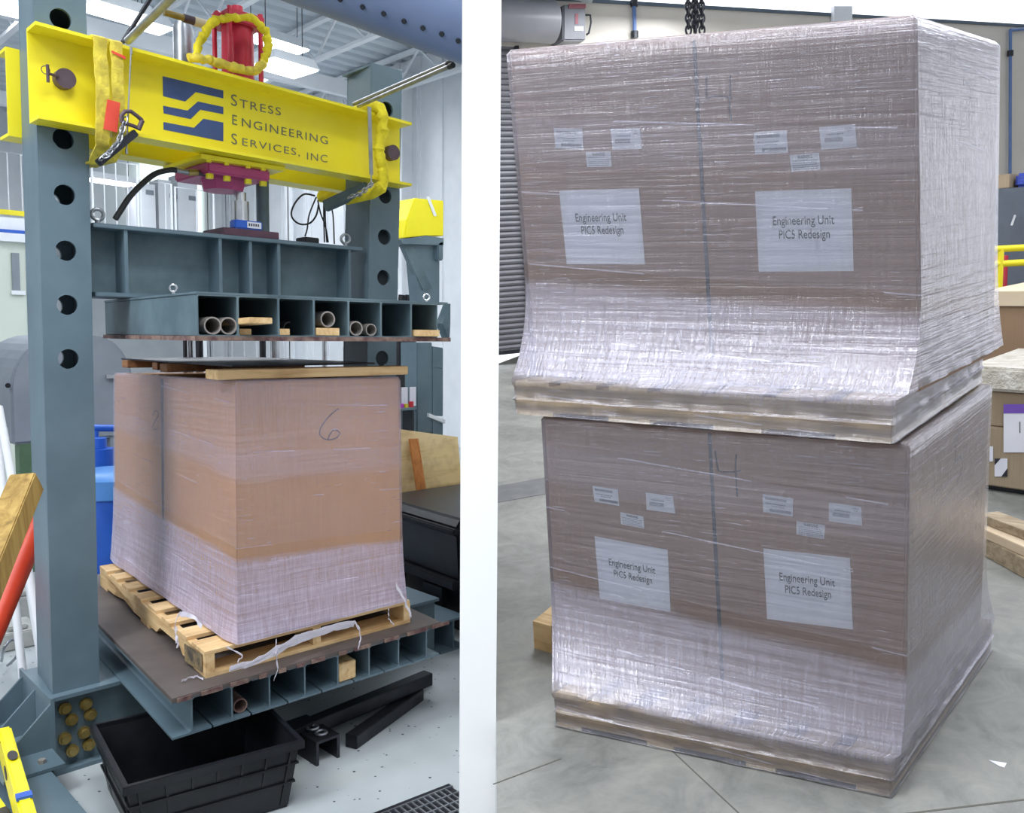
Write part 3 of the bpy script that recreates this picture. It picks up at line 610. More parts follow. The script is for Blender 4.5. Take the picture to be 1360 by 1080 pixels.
# ------------------------------------------------------------------ shrink wrapped loads
def lerp(a, b, t): return a*(1-t)+b*t
class Load:
    """carton with flat faces: top and bottom quads (near, right, far, left)."""
    def __init__(s, name, label, frame, top, bot, card_m, cat='crate', group=None):
        s.t = [Vector(p) for p in top]; s.b = [Vector(p) for p in bot]; c = sum(s.b, Vector())/4
        s.T = Thing(name, label, cat, c, frame, group); mb = MB(); mb.hexa(s.b+s.t); s.body = s.T.part('carton', mb, card_m, bevel=.006)
        s.nl = (s.t[3]-s.t[0]).cross(s.b[0]-s.t[0]).normalized(); cen = (sum(s.t, Vector())+sum(s.b, Vector()))/8
        if s.nl.dot(s.t[0]-cen) < 0: s.nl = -s.nl
        s.nr = (s.t[1]-s.t[0]).cross(s.b[0]-s.t[0]).normalized()
        if s.nr.dot(s.t[0]-cen) < 0: s.nr = -s.nr
        s.frame = frame; s.cen = cen
    def on(s, fr, u, v, side='l', lift=0.0):
        n = s.nl if side == 'l' else s.nr; return fr.pl(u, v, s.t[0], n)+n*lift
    def film(s, levels, m, name='stretch_film', seg=26, fold=.05, amp=.003, under=True):
        """levels: list of rings; each ring = 4 corner points near, right, far, left; skin follows them."""
        mb = MB(); per = []; rnd = random.Random(3)
        def ring(c4, off, jit):
            c = sum(c4, Vector())/4; pts = []
            for k in range(4):
                a, b2 = c4[k], c4[(k+1) % 4]; pr = c4[k-1]
                e = (b2-a); n = Vector((e.y, -e.x, 0)).normalized()
                if n.dot((a+b2)/2-c) < 0: n = -n
                for i in range(seg):
                    t = i/seg; tt = .03+.94*t if i else 0.0
                    p = lerp(a, b2, t); o = off*(1 if 0 < i else .7)
                    if i == 0:
                        n2 = (a-c); n2.z = 0; n2.normalize(); pts.append(a+n2*off*1.1); continue
                    pts.append(p+n*(o+jit(k+t)))
            return pts
        rings = []
        for c4, off, a in levels:
            ph = rnd.uniform(0, 9); rings.append(ring([Vector(x) for x in c4], off, lambda t, ph=ph, a=a: a*(math.sin(t*23+ph)+.6*math.sin(t*51+ph*2.3))*.5))
        n = 4*seg; vs = [p for r in rings for p in r]; fs = []; uvs = []
        L = [0.0]; r0 = rings[len(rings)//2]
        for i in range(n): L.append(L[-1]+(r0[(i+1) % n]-r0[i]).length)
        V = [0.0]*len(rings)
        for j in range(len(rings)-2, -1, -1): V[j] = V[j+1]+(rings[j][0]-rings[j+1][0]).length*.5+(rings[j][seg//2]-rings[j+1][seg//2]).length*.5
        half = L[2*seg]; L2 = lambda i, k: (L[i+k] if i < 2*seg else L[i+k]-L[n])
        for j in range(len(rings)-1):
            for i in range(n):
                k = (i+1) % n; fs.append((j*n+i, (j+1)*n+i, (j+1)*n+k, j*n+k)); uvs += [(L2(i, 0), V[j]), (L2(i, 0), V[j+1]), (L2(i, 1), V[j+1]), (L2(i, 1), V[j])]
        me = bpy.data.meshes.new(name); me.from_pydata([v-s.T.org for v in vs], [], fs); me.update()
        ul = me.uv_layers.new(name='UVMap')
        for k, x in enumerate(uvs): ul.data[k].uv = x
        me.materials.append(m)
        for p in me.polygons: p.use_smooth = True
        try: me.set_sharp_from_angle(angle=math.radians(50))
        except Exception: pass
        o = bpy.data.objects.new(name, me); C.objects.link(o); o.parent = s.T.o; return o
    def stroke(s, fr, pxs, side, name, m, wd=.004, lift=.0012, label=None, smooth=True):
        pts = pxs
        if smooth:
            out = []
            for i in range(len(pts)-1):
                p0, p1, p2, p3 = pts[max(i-1, 0)], pts[i], pts[i+1], pts[min(i+2, len(pts)-1)]
                for k in range(5):
                    t = k/5; out.append(tuple(.5*((2*p1[c])+(-p0[c]+p2[c])*t+(2*p0[c]-5*p1[c]+4*p2[c]-p3[c])*t*t+(-p0[c]+3*p1[c]-3*p2[c]+p3[c])*t**3) for c in (0, 1)))
            pts = out+[pts[-1]]
        n = s.nl if side == 'l' else s.nr; mb = MB(); P = [s.on(fr, u, v, side, lift) for u, v in pts]; vs = []; 
        for i, p in enumerate(P):
            t = (P[min(i+1, len(P)-1)]-P[max(i-1, 0)]).normalized(); w_ = t.cross(n).normalized()*wd/2; vs += [p-w_-n*.0006, p+w_-n*.0006, p+w_+n*.0006, p-w_+n*.0006]
        fs = [(i*4+k, i*4+(k+1) % 4, i*4+4+(k+1) % 4, i*4+4+k) for i in range(len(P)-1) for k in range(4)]+[(3, 2, 1, 0), tuple(4*(len(P)-1)+k for k in range(4))]
        mb.add(vs, fs); return s.T.part(name, mb, m, s.body, label)
def ringat(top, bot, t): return [lerp(a, b, t) for a, b in zip(top, bot)]
PEN = mat('pen_line', '#33201f', '#3b2828', 5, .7); SEAM = mat('dark_seam', '#3a2f2e', '#4a3d38', 5, .7); SEAMB = mat('black_seam_tape', '#2c2d36', '#3a3b44', 5, .6)
# crate in the press
k_ = .518; zt = 1.737
NTl = H.near(313, 507, (1.644, 3.331, CAMZ-.193)); NBl = H.near(316, 857, (1.640, 3.333, .648))
RTl = H.near(530, 502, (2.475, 3.333, CAMZ-.199)); LTl = H.near(152, 497, (1.727, 5.0, CAMZ-.226))
NBl.z = max(NBl.z, .641)
def plane_pt(fr, u, v, a, b, c): return fr.pl(u, v, a, (b-a).cross(c-a).normalized())
RBl = plane_pt(H, 533, 792, NTl, RTl, NBl); LBl = plane_pt(H, 152, 730, NTl, LTl, NBl)
zlow = PH+BZ+.004
for p_, q_ in ((NBl, NTl), (RBl, RTl), (LBl, LTl)): 
    t = (zlow-p_.z)/(q_.z-p_.z); p_ += (q_-p_)*t
LD = Load('wrapped_crate', 'film-wrapped tan carton marked 6 sitting on the pallet inside the yellow press', MH, [NTl, RTl, RTl+LTl-NTl, LTl], [NBl, RBl, RBl+LBl-NBl, LBl], CARDL)
LD.stroke(H, [(449, 543), (437, 553), (426, 568), (425, 578), (434, 584), (446, 582), (451, 575), (444, 571), (438, 577), (435, 585)], 'r', 'handwritten_mark', PEN, .005, label='handwritten number 6')
LD.stroke(H, [(203, 552), (206, 546), (210, 547), (210, 553), (206, 560), (203, 566), (204, 571), (210, 569)], 'l', 'handwritten_mark', PEN, .003, label='handwritten number 2')
mb = MB(); a, b, c, d = [LD.on(H, u, v, 'l', .0008) for u, v in ((214, 503), (217, 503), (219, 786), (216, 785))]; mb.poly([a, b, c, d], LD.nl, .0008); LD.T.part('seam', mb, SEAM, LD.body)
mb = MB(); 
for u0, u1 in ((311.5, 314.5),):
    a, b, c, d = [LD.on(H, u, v, 'r', .0006) for u, v in ((314, 512), (316.5, 512), (318.5, 850), (316, 850))]; mb.poly([a, b, c, d], LD.nr, .0008)
LD.T.part('corner_fold', mb, CARDL, LD.body)
tp, bt = LD.t, LD.b; z_ = Vector((0, 0, 1))
def inset(c4, d):
    c = sum(c4, Vector())/4; return [p+(c-p).normalized()*d for p in c4]
lv = [([p+z_*.006 for p in inset(tp, .06)], 0, .002), ([p+z_*.006 for p in inset(tp, .008)], .003, .001)]
for t in (.012, .1, .2, .3, .4, .5, .6, .68): lv.append((ringat(tp, bt, t), .007+.002*t, .0018))
PPl = [PN+z_*PH, PR+z_*PH, PR+PL-PN+z_*PH, PL+z_*PH]
for t, o in ((.76, .011), (.84, .015), (.9, .02), (.95, .025), (.995, .03)): lv.append((ringat(tp, bt, t), o, .005))
LD.film(lv, FILML)
# loose ends of film over the pallet
def strand(pts, wd, name='film_tail', T=LD, m=FILML, n_=1):
    mb = MB(); P = []
    for i in range(len(pts)-1):
        for k in range(4): P.append(lerp(Vector(pts[i]), Vector(pts[i+1]), k/4)+Vector((random.uniform(-1, 1), random.uniform(-1, 1), random.uniform(-.6, .6)))*.004)
    P.append(Vector(pts[-1])); mb.ribbon(P, (.5, .2, 1), [wd*random.uniform(.25, .8) for _ in P], .002); T.T.part(name, mb, TAILM, smooth=True)
TAILM = film('film_scrap', .12, '#dcd8e4', .25, .05, .5)
def hp(u, v, y): return H.Y(u, v, y)
strand([hp(300, 858, 3.30), hp(322, 870, 3.27), hp(318, 876, 3.26), hp(316, 880, 3.25)], .012)
for dz in (0, 3, 6, 9, 12): strand([hp(470, 826+dz*.4, 3.29), hp(440, 832+dz*.4, 3.27), hp(400, 843+dz*.6, 3.24), hp(366, 862+dz*.5, 3.215), hp(335, 878+dz*.4, 3.205), hp(305, 888+dz*.2, 3.20)], .03)
strand([hp(470, 826, 3.29), hp(478, 836, 3.215), hp(479, 850, 3.205), hp(476, 862, 3.20)], .022)
strand([hp(366, 850, 3.27), hp(366, 868, 3.205), hp(369, 888, 3.205), hp(364, 903, 3.205)], .016)
strand([hp(526, 775, 3.30), hp(536, 795, 3.27), hp(544, 812, 3.25), hp(546, 820, 3.24)], .035)
strand([hp(516, 808, 3.30), hp(516, 822, 3.27), hp(523, 830, 3.26)], .012)
strand([H.X(238, 815, 1.50), H.X(232, 828, 1.47), H.X(235, 850, 1.47), H.X(237, 858, 1.47)], .04)
strand([H.X(238, 815, 1.50), H.X(255, 818, 1.52), H.X(268, 832, 1.53)], .04)
strand([H.Z(240, 905, BZ+.009), H.Z(252, 900, BZ+.011), H.Z(262, 898, BZ+.009), H.Z(270, 902, BZ+.010)], .012)
# boards on the crate
ztop = max(p.z for p in tp)+.008
def xb(u, v, y): return H.Y(u, v, y).x
def board(x0, x1, y0, y1, z0, z1, m, lab, name='wood_board', grp='boards laid on the crate in the press'):
    mb = MB(); mb.hexa([(x0, y0, z0), (x1, y0, z0), (x1+.006, y1, z0), (x0+.006, y1, z0), (x0, y0, z1), (x1, y0, z1), (x1+.006, y1, z1), (x0+.006, y1, z1)]); return solo(name, mb, m, lab, 'board', grp, bevel=.002)
board(xb(289, 500, 3.345), xb(542, 495, 3.345), 3.345, 3.47, ztop, ztop+.04, WOOD, 'long pale pine board along the front edge of the crate top in the press')
board(xb(222, 495, 4.15), xb(222, 495, 4.15)+.75, 4.15, 4.25, ztop, ztop+.04, WOODR, 'brown board across the crate top just behind the pale pine one')
board(xb(168, 495, 4.80), xb(168, 495, 4.8)+.8, 4.78, 4.88, ztop, ztop+.04, WOODR, 'brown board across the crate top, farthest back by the left column')
board(xb(209, 495, 4.42), xb(209, 495, 4.42)+.7, 4.42, 4.5, ztop, ztop+.038, WOODR, 'dark reddish board across the crate top, the middle of three brown ones')
mb = MB(); mb.box((xb(163, 487, 4.9), 3.60, ztop+.042), (2.52, 4.92, ztop+.050)); solo('spreader_plate', mb, DARK, 'thin black steel plate lying on the boards above the crate', 'plate')
# rods behind the crate
for u, y, r, m, lab in ((246, 5.12, .012, RUB, 'thin black rod behind the crate, the farthest left'), (252, 5.16, .02, CHROME, 'bright steel rod behind the crate, at the left of the group'), (265, 5.12, .022, DARK, 'black rod right of the left bright steel rod'), (349, 5.12, .02, DARK, 'black rod beside the middle bright steel rod behind the crate'), (365, 5.14, .030, CHROME, 'thick bright steel rod in the middle behind the crate'), (431, 5.14, .016, CHROME, 'thin bright steel rod behind the crate at the right of the group')):
    x = H.Y(u, 470, y).x; mb = MB(); mb.tube([(x, y, BZ), (x, y, 1.6), (x, y, 1.6), (x, y, 2.0)], [r*1.25, r*1.25, r, r], 16); solo('guide_rod', mb, m, lab, 'rod', 'guide rods behind the crate', smooth=True)

# ------------------------------------------------------------------ rigging on the yellow beam
def zt_at(x): t = (x-bxl)/(bxr-bxl); return bz[0]*(1-t)+bz[1]*t
def zb_at(x): t = (x-bxl)/(bxr-bxl); return bz[2]*(1-t)+bz[3]*t
def sling_loop(x, wd, m, lab, drop=.10, yf=3.888, yr=4.49, lump=.006, xs=0.0, n=9, seedv=1):
    rnd = random.Random(seedv); zt_, zb_ = zt_at(x)+.006, zb_at(x)-.006; P = []
    path = [(yr, zt_), (4.2, zt_+.004), (yf+.03, zt_+.004), (yf-.004, zt_-.01), (yf-.006, (zt_*2+zb_)/3), (yf-.008, (zt_+2*zb_)/3), (yf-.004, zb_+.02), (yf+.01, zb_-drop*.5), (yf+.10, zb_-drop), (4.25, zb_-drop*.9), (yr-.03, zb_-.02), (yr+.004, zb_+.05), (yr+.004, zt_-.03)]
    for i in range(len(path)):
        a, b = path[i], path[(i+1) % len(path)]
        for k in range(4): t = k/4; P.append(Vector((x+xs*math.sin((i+t)*1.1)+rnd.uniform(-1, 1)*lump*.5, a[0]*(1-t)+b[0]*t-abs(rnd.uniform(0, 1))*lump, a[1]*(1-t)+b[1]*t)))
    P.append(P[0].copy()); mb = MB(); mb.ribbon(P, (1, 0, 0), [wd*rnd.uniform(.93, 1.05) for _ in P], .008); return solo('lifting_sling', mb, m, lab, 'sling', 'yellow slings round the beam', smooth=True)
xA = H.Y(134, 120, 3.89).x; xB = H.Y(155, 120, 3.89).x; xR = H.Y(503, 190, 3.89).x
sling_loop(xA, .055, SLING, 'dirty yellow sling round the left beam end, the left of the pair', .12, seedv=2)
s2 = sling_loop(xB, .050, SLING, 'dirty yellow sling with red tag, right of the pair at the left beam end', .10, seedv=5)
def child(name, mb, m, par, label=None, smooth=False):
    o = obj(name, mb, m, None, smooth=smooth); o.parent = par; o.matrix_parent_inverse = par.matrix_world.inverted(); o.matrix_world = Matrix.Identity(4)
    if label: o['label'] = label
    return o
bpy.context.view_layer.update()
mb = MB(); mb.poly([H.Y(*p, 3.870) for p in (z1(592, 548), z1(662, 568), z1(645, 732), z1(570, 712))], (0, -1, 0), .003); child('tag', mb, TAG, s2, 'orange red care tag')
mb = MB(); mb.poly([H.Y(*p, 3.872) for p in (z1(614, 278), z1(692, 312), z1(692, 330), z1(618, 292))], (0, -1, 0), .003); child('stitching', mb, TAG, s2, 'orange red stitched band')
# crumpled sleeve sling on the right end
rnd = random.Random(11); P = []
for i in range(26):
    t = i/25; P.append((xR+.012*math.sin(t*9)+rnd.uniform(-.004, .004), 3.868+rnd.uniform(-.004, .004), zt_at(xR)+.02-t*(zt_at(xR)-zb_at(xR)+.06)))
P = [(xR, 4.35, zt_at(xR)+.035), (xR-.01, 4.1, zt_at(xR)+.04), (xR, 3.93, zt_at(xR)+.04)]+P+[(xR-.03, 3.91, zb_at(xR)-.07), (xR-.06, 4.1, zb_at(xR)-.09), (xR-.08, 4.33, zb_at(xR)-.05)]
mb = MB(); mb.tube(P, [.030*rnd.uniform(.8, 1.2) for _ in P], 10); solo('lifting_sling', mb, SLINGY, 'crumpled bright yellow round sling hanging over the right end of the yellow beam', 'sling', 'yellow slings round the beam', smooth=True)
rnd = random.Random(4); P = [(H.Y(u, v, 3.98).x, 4.13+.05*math.sin(i*1.7), zt_at(xR)+.03+.012*rnd.random()) for i, (u, v) in enumerate([(440, 128), (452, 128), (462, 130), (448, 132), (468, 134), (478, 136), (470, 130), (458, 126), (446, 126)])]
mb = MB(); mb.tube(P, [.026, .03, .034, .03, .034, .03, .028, .03, .02], 9); solo('sling_bundle', mb, SLINGY, 'crumpled yellow sling bundle lying on the beam top near its right end', 'sling', smooth=True)
# thin wire hanging on the left, tensioned strap on the right
a, b = H.Y(174, 66, 3.86), H.Y(168, 198, 3.86); mb = MB(); mb.tube([a, b], .0035, 8); mb.tube([b, b+Vector((0, 0, -.02))], .006, 8); mb.tube([a+Vector((0, 0, .01)), a-Vector((0, 0, .02))], .006, 8); solo('steel_wire', mb, GALV, 'thin steel wire rod hanging down in front of the yellow beam beside the left slings', 'wire')
a, b = H.Y(490.5, 142, 3.86), H.Y(493, 232, 3.86); mb = MB(); mb.ribbon([a, lerp(a, b, .5), b], (1, 0, 0), .022, .004); mb.tube([b+Vector((0, 0, .02)), b-Vector((0, 0, .06))], .004, 8); solo('ratchet_strap', mb, GALV, 'pale vertical strap with a metal hook down the right end of the yellow beam', 'strap')
# shackle and chain, left
def chain(pts, pitch, r, R_, name, lab, m=GALV, group=None, frame=MH, sq=1.0):
    P = [Vector(p) for p in pts]; L = sum((P[i+1]-P[i]).length for i in range(len(P)-1)); n = max(2, int(L/pitch)); T = None; mbs = MB()
    def at(d):
        for i in range(len(P)-1):
            l = (P[i+1]-P[i]).length
            if d <= l: return lerp(P[i], P[i+1], d/l), (P[i+1]-P[i]).normalized()
            d -= l
        return P[-1], (P[-1]-P[-2]).normalized()
    T = Thing(name, lab, 'chain', min(P, key=lambda p: p.z), frame, group)
    for k in range(n):
        p, d = at(k*pitch); x = d.orthogonal().normalized(); y = d.cross(x); a = x if k % 2 else y
        ring = [p+d*(math.cos(2*math.pi*i/14)*R_*1.35)+a*(math.sin(2*math.pi*i/14)*R_*.8) for i in range(14)]
        mb = MB(); mb.tube(ring, r, 6, closed=True); T.part('link', mb, m, smooth=True)
    return T
yc = 3.84
chain([H.Y(166, 160, yc), H.Y(158, 188, yc), H.Y(142, 206, yc), H.Y(130, 214, yc)], .020, .0035, .013, 'steel_chain', 'short steel chain hanging from the shackle at the left end of the beam')
T = Thing('bow_shackle', 'dark steel bow shackle beside the left slings on the yellow beam', 'shackle', H.Y(178, 170, yc))
mb = MB(); mb.tube([H.Y(u, v, yc) for u, v in ((162, 163), (161, 154), (166, 148), (174, 148), (182, 154), (189, 160))], .0085, 10); T.part('bow', mb, PIN, smooth=True)
mb = MB(); mb.tube([H.Y(189, 160, yc), H.Y(184, 172, yc)], .010, 10); mb.tube([H.Y(164, 163, yc), H.Y(176, 167, yc), H.Y(186, 171, yc)], .008, 10); T.part('pin', mb, PIN, smooth=True)
mb = MB(); mb.bar(H.Y(180, 176, 3.86), H.Y(130, 217, 3.86), .03, .03); solo('tension_bar', mb, DARK, 'dark bar hanging slanted under the left slings below the beam', 'bar', bevel=.003)
mb = MB(); mb.bar(H.Y(488, 249, 3.95), H.Y(432, 274, 4.2), .035, .06); solo('tension_bar', mb, STEELD, 'grey bar slung under the right end of the yellow beam', 'bar', bevel=.003)
chain([H.Y(492, 246, 3.86), H.Y(478, 258, 3.9), H.Y(458, 264, 4.0)], .020, .0035, .013, 'steel_chain', 'short steel chain under the right end of the yellow beam')
# poles on top of the beam
def pole2(a, b, r, m, lab, cap=True, name='steel_pole'):
    T = Thing(name, lab, 'pole', b if b.z < a.z else a); mb = MB(); mb.tube([a, b], r, 16); T.part('tube', mb, m, smooth=True)
    if cap: d = (b-a).normalized(); mb = MB(); mb.tube([b-d*.01, b+d*.025], r*1.25, 12); T.part('end_cap', mb, RUB)
    return T
pole2(H.Y(170, 54, 3.97), H.Y(170, 54, 3.97)+(H.D(232, -8, 3.5)-H.Y(170, 54, 3.97))*1.0, .017, GALV, 'grey steel pole slanting up from the left end of the yellow beam', False)
pole2(H.Y(205, -10, 4.25), H.Y(163, 56, 4.25), .010, DARK, 'thin dark pole behind the grey pole at the left beam end', False)
a = H.Y(476, 141, 3.97); b = H.D(598, 88, 3.9); pole2(a, b, .010, GALV, 'pale steel rod from the beam towards the right, the lower of two')
a = H.Y(470, 138, 4.02); b = H.D(596, 84, 3.98); pole2(a, b, .010, GALV, 'pale steel rod from the beam towards the right, the upper of two')
# hydraulic cylinder on top
yc = 4.18; xc = H.Y(316, 80, yc).x; zc0 = zt_at(xc); r0 = .098
T = Thing('hydraulic_cylinder', 'red hydraulic cylinder standing on top of the yellow beam', 'hydraulic cylinder', (xc, yc, zc0))
def hex_(cx, cy, z0, z1, a, b): m = MB(); m.box((cx-a, cy-b, z0), (cx+a, cy+b, z1)); return m
ztc = H.Y(316, 23, yc).z
mb = MB(); mb.tube([(xc, yc, zc0+.03), (xc, yc, ztc-.05)], .078, 28); T.part('barrel', mb, RED, smooth=True)
T.part('head_block', hex_(xc, yc, ztc-.06, ztc, r0, r0), RED, bevel=.006); T.part('base_flange', hex_(xc, yc, zc0, zc0+.035, r0+.01, r0+.01), RED, bevel=.004)
for sx in (-1, 1):
    for sy in (-1, 1):
        mb = MB(); mb.tube([(xc+sx*.082, yc+sy*.082, zc0+.035), (xc+sx*.082, yc+sy*.082, ztc+.012)], .012, 12); T.part('tie_rod', mb, RED, smooth=True)
mb = MB(); mb.tube([(xc+.0, yc-.0, ztc), (xc, yc, ztc+.05)], [.03, .028], 16); T.part('port', mb, RED, smooth=True)
mb = MB(); mb.tube([(xc-.105, yc-.03, ztc-.03), (xc-.13, yc-.04, ztc-.03)], .02, 12); T.part('knob', mb, RED, smooth=True)
# brown fitting pipe entering from the left, grey bottle
a, b = H.Y(218, 16, 4.2), H.Y(274, 33, 4.2); T = Thing('pipe_fitting', 'brown and cream hydraulic pipe fitting leading to the red cylinder', 'pipe fitting', b)
m1 = lerp(a, b, .45); m2 = lerp(a, b, .7)
mb = MB(); mb.tube([a, m1], .016, 12); T.part('pipe', mb, BRASS, smooth=True); mb = MB(); mb.tube([m1, m2], .020, 12); T.part('coupling', mb, PIN, smooth=True); mb = MB(); mb.tube([m2, b], .022, 12); T.part('end_fitting', mb, mat('cream_fitting', '#c9bb98', '#d8ccae', 9, .5), smooth=True)
xg = H.Y(246, 60, 4.4).x; mb = MB(); z0 = zt_at(xg); zt2 = H.Y(246, 27, 4.4).z; mb.tube([(xg, 4.42, z0), (xg, 4.42, zt2-.04), (xg, 4.42, zt2-.01), (xg, 4.42, zt2)], [.05, .05, .04, .02], 20); solo('accumulator_bottle', mb, GALV, 'grey cylindrical accumulator standing behind the beam left of the red cylinder', 'cylinder', smooth=True)
# sling round the cylinder
rnd = random.Random(8)
def slg(pp, r, lab, sd):
    rnd = random.Random(sd); P = []
    for i in range(len(pp)-1):
        for k in range(4):
            a, b = Vector(pp[i]), Vector(pp[i+1]); P.append(lerp(a, b, k/4)+Vector((rnd.uniform(-1, 1), rnd.uniform(-1, 1), rnd.uniform(-1, 1)))*.006)
    P.append(Vector(pp[-1])); mb = MB(); mb.tube(P, [r*rnd.uniform(.75, 1.2) for _ in P], 9); return solo('lifting_sling', mb, SLINGY if sd == 9 else SLING, lab, 'sling', 'yellow slings round the beam', smooth=True)
f = lambda u, v, y: H.Y(u, v, y)
slg([f(258, 76, 4.0), f(262, 62, 4.02), f(270, 48, 4.03), f(278, 32, 4.02), f(290, 25, 4.02), f(302, 24, 4.03), f(322, 22, 4.0), f(338, 26, 4.0), f(350, 38, 4.0), f(357, 54, 4.0), f(356, 68, 4.0), f(348, 82, 4.0)], .020, 'yellow round sling looped over the red cylinder', 9)
slg([f(250, 77, 3.97), f(265, 79, 3.95), f(280, 80, 3.95), f(300, 87, 3.95), f(320, 92, 3.95), f(338, 94, 3.96), f(350, 84, 3.99)], .022, 'dirty yellow sling lying round the foot of the red cylinder', 10)
# load cell group under the beam
xq = H.Y(322, 215, yc).x; zb0 = zb_at(xq)-.002
T = Thing('load_cell', 'magenta load cell block with yellow bolts under the middle of the yellow beam', 'load cell', (xq, yc, zb0-.14))
mb = MB(); x0, x1 = H.Y(267, 208, 3.98).x, H.Y(379, 222, 3.98).x; mb.box((x0, 3.98, zb0-.022), (x1, 4.42, zb0)); T.part('mounting_plate', mb, YEL, bevel=.003)
mb = MB(); x0, x1 = H.Y(276, 235, 4.02).x, H.Y(359, 240, 4.02).x; mb.box((x0, 4.02, zb0-.075), (x1, 4.40, zb0-.022)); T.part('upper_block', mb, MAG, bevel=.008)
mb = MB(); mb.tube([((x0+x1)/2, 4.2, zb0-.075), ((x0+x1)/2, 4.2, zb0-.125)], [.115, .10], 8); T.part('lower_block', mb, MAG)
for u in (281, 304, 352, 332):
    x = H.Y(u, 245, 4.03).x; mb = MB(); mb.tube([(x, 4.05, zb0-.098), (x, 4.05, zb0-.075)], .018, 6); T.part('bolt', mb, YEL)
    mb = MB(); mb.tube([(x-.03, 3.99, zb0-.034), (x-.03, 3.99, zb0-.022)], .012, 6); T.part('bolt', mb, YEL)
xp = H.Y(319, 275, 4.17).x; mb = MB(); mb.tube([(xp, 4.17, CZ1+.06), (xp, 4.17, zb0-.17), (xp, 4.17, zb0-.17), (xp, 4.17, zb0-.125)], [.044, .044, .030, .030], 20); T.part('piston_rod', mb, CHROME, smooth=True)
x2 = H.Y(349, 280, 4.25).x; mb = MB(); mb.tube([(x2, 4.25, CZ1+.04), (x2, 4.25, zb0-.023)], .033, 20); solo('guide_post', mb, STEELD, 'grey round post between crosshead and yellow beam, right of the piston rod', 'post', smooth=True)
xm = H.Y(332, 308, 4.1).x; mb = MB(); mb.box((xm-.16, 4.06, CZ1+.001), (xm+.14, 4.29, CZ1+.038)); solo('bearing_plate', mb, mat('maroon_plate', '#4b3040', '#5c3b4a', 8, .5), 'dark maroon plate on top of the crosshead under the piston rod', 'plate', bevel=.003)
T = Thing('instrument_box', 'small blue instrument box with a white label on the crosshead', 'instrument box', (xm-.02, 4.09, CZ1+.038)); mb = MB(); mb.box((xm-.10, 4.06, CZ1+.0385), (xm+.05, 4.12, CZ1+.082)); T.part('housing', mb, BLUE, bevel=.006)
mb = MB(); mb.box((xm-.035, 4.0575, CZ1+.046), (xm+.04, 4.0595, CZ1+.076)); lb = T.part('label', mb, PAPER)
mb = MB()
for i in range(5): mb.box((xm-.028+i*.012, 4.0565, CZ1+.055), (xm-.021+i*.012, 4.0572, CZ1+.068))
T.part('print', mb, PRINT, lb)
def hose(pts, r, m, name, lab, cat='hose', k=6, grp=None):
    P = [Vector(p) for p in pts]; out = []
    for i in range(len(P)-1):
        p0, p1, p2, p3 = P[max(i-1, 0)], P[i], P[i+1], P[min(i+2, len(P)-1)]
        for q in range(k):
            t = q/k; out.append(.5*((2*p1)+(p2-p0)*t+(2*p0-5*p1+4*p2-p3)*t*t+(3*p1-p0-3*p2+p3)*t**3))
    out.append(P[-1]); mb = MB(); mb.tube(out, r, 10); return solo(name, mb, m, lab, cat, grp, smooth=True)
hose([H.Y(153, 291, 4.10), f(160, 280, 4.1), f(172, 262, 4.1), f(188, 245, 4.1), f(206, 231, 4.1), f(224, 226, 4.1), f(234, 226, 4.1)], .013, RUB, 'hydraulic_hose', 'thick black hydraulic hose arching from the crosshead to the load cell')
T = Thing('hose_fitting', 'row of metal hose fittings leading into the magenta load cell', 'pipe fitting', f(255, 230, 4.1))
for a, b, r, m in (((234, 226), (250, 229), .012, GALV), ((250, 229), (262, 229), .016, BRASS), ((262, 229), (276, 232), .013, PIN)):
    mb = MB(); mb.tube([f(*a, 4.1), f(*b, 4.1)], r, 8); T.part('fitting', mb, m)
cb = [[(418, 260), (404, 258), (393, 268), (387, 282), (390, 292), (400, 298), (412, 296), (420, 286), (423, 272)], [(420, 262), (414, 276), (410, 288), (408, 304), (405, 314)], [(422, 266), (426, 284), (432, 300), (436, 322)], [(430, 266), (430, 290), (431, 322)], [(432, 266), (432, 290), (434, 322)], [(436, 264), (442, 284), (444, 324)]]
for i, c in enumerate(cb):
    hose([f(u, v, 4.3+.01*i) for u, v in c], .0042 if i else .005, RUB, 'black_cable', ['looped black cable hanging under the yellow beam right of the load cell', 'black cable dropping left to the small black box', 'black cable in the bundle below the beam, curving right', 'straight black cable in the middle of the bundle', 'straight black cable just right of the middle one', 'black cable at the right edge of the bundle'][i], 'cable', grp='cables hanging from the beam')
mb = MB(); c = f(410, 317, 4.15); mb.box((c.x-.05, 4.1, CZ1+.001), (c.x+.035, 4.2, CZ1+.035)); solo('junction_box', mb, RUB, 'small black box on the right part of the crosshead', 'box', bevel=.004)

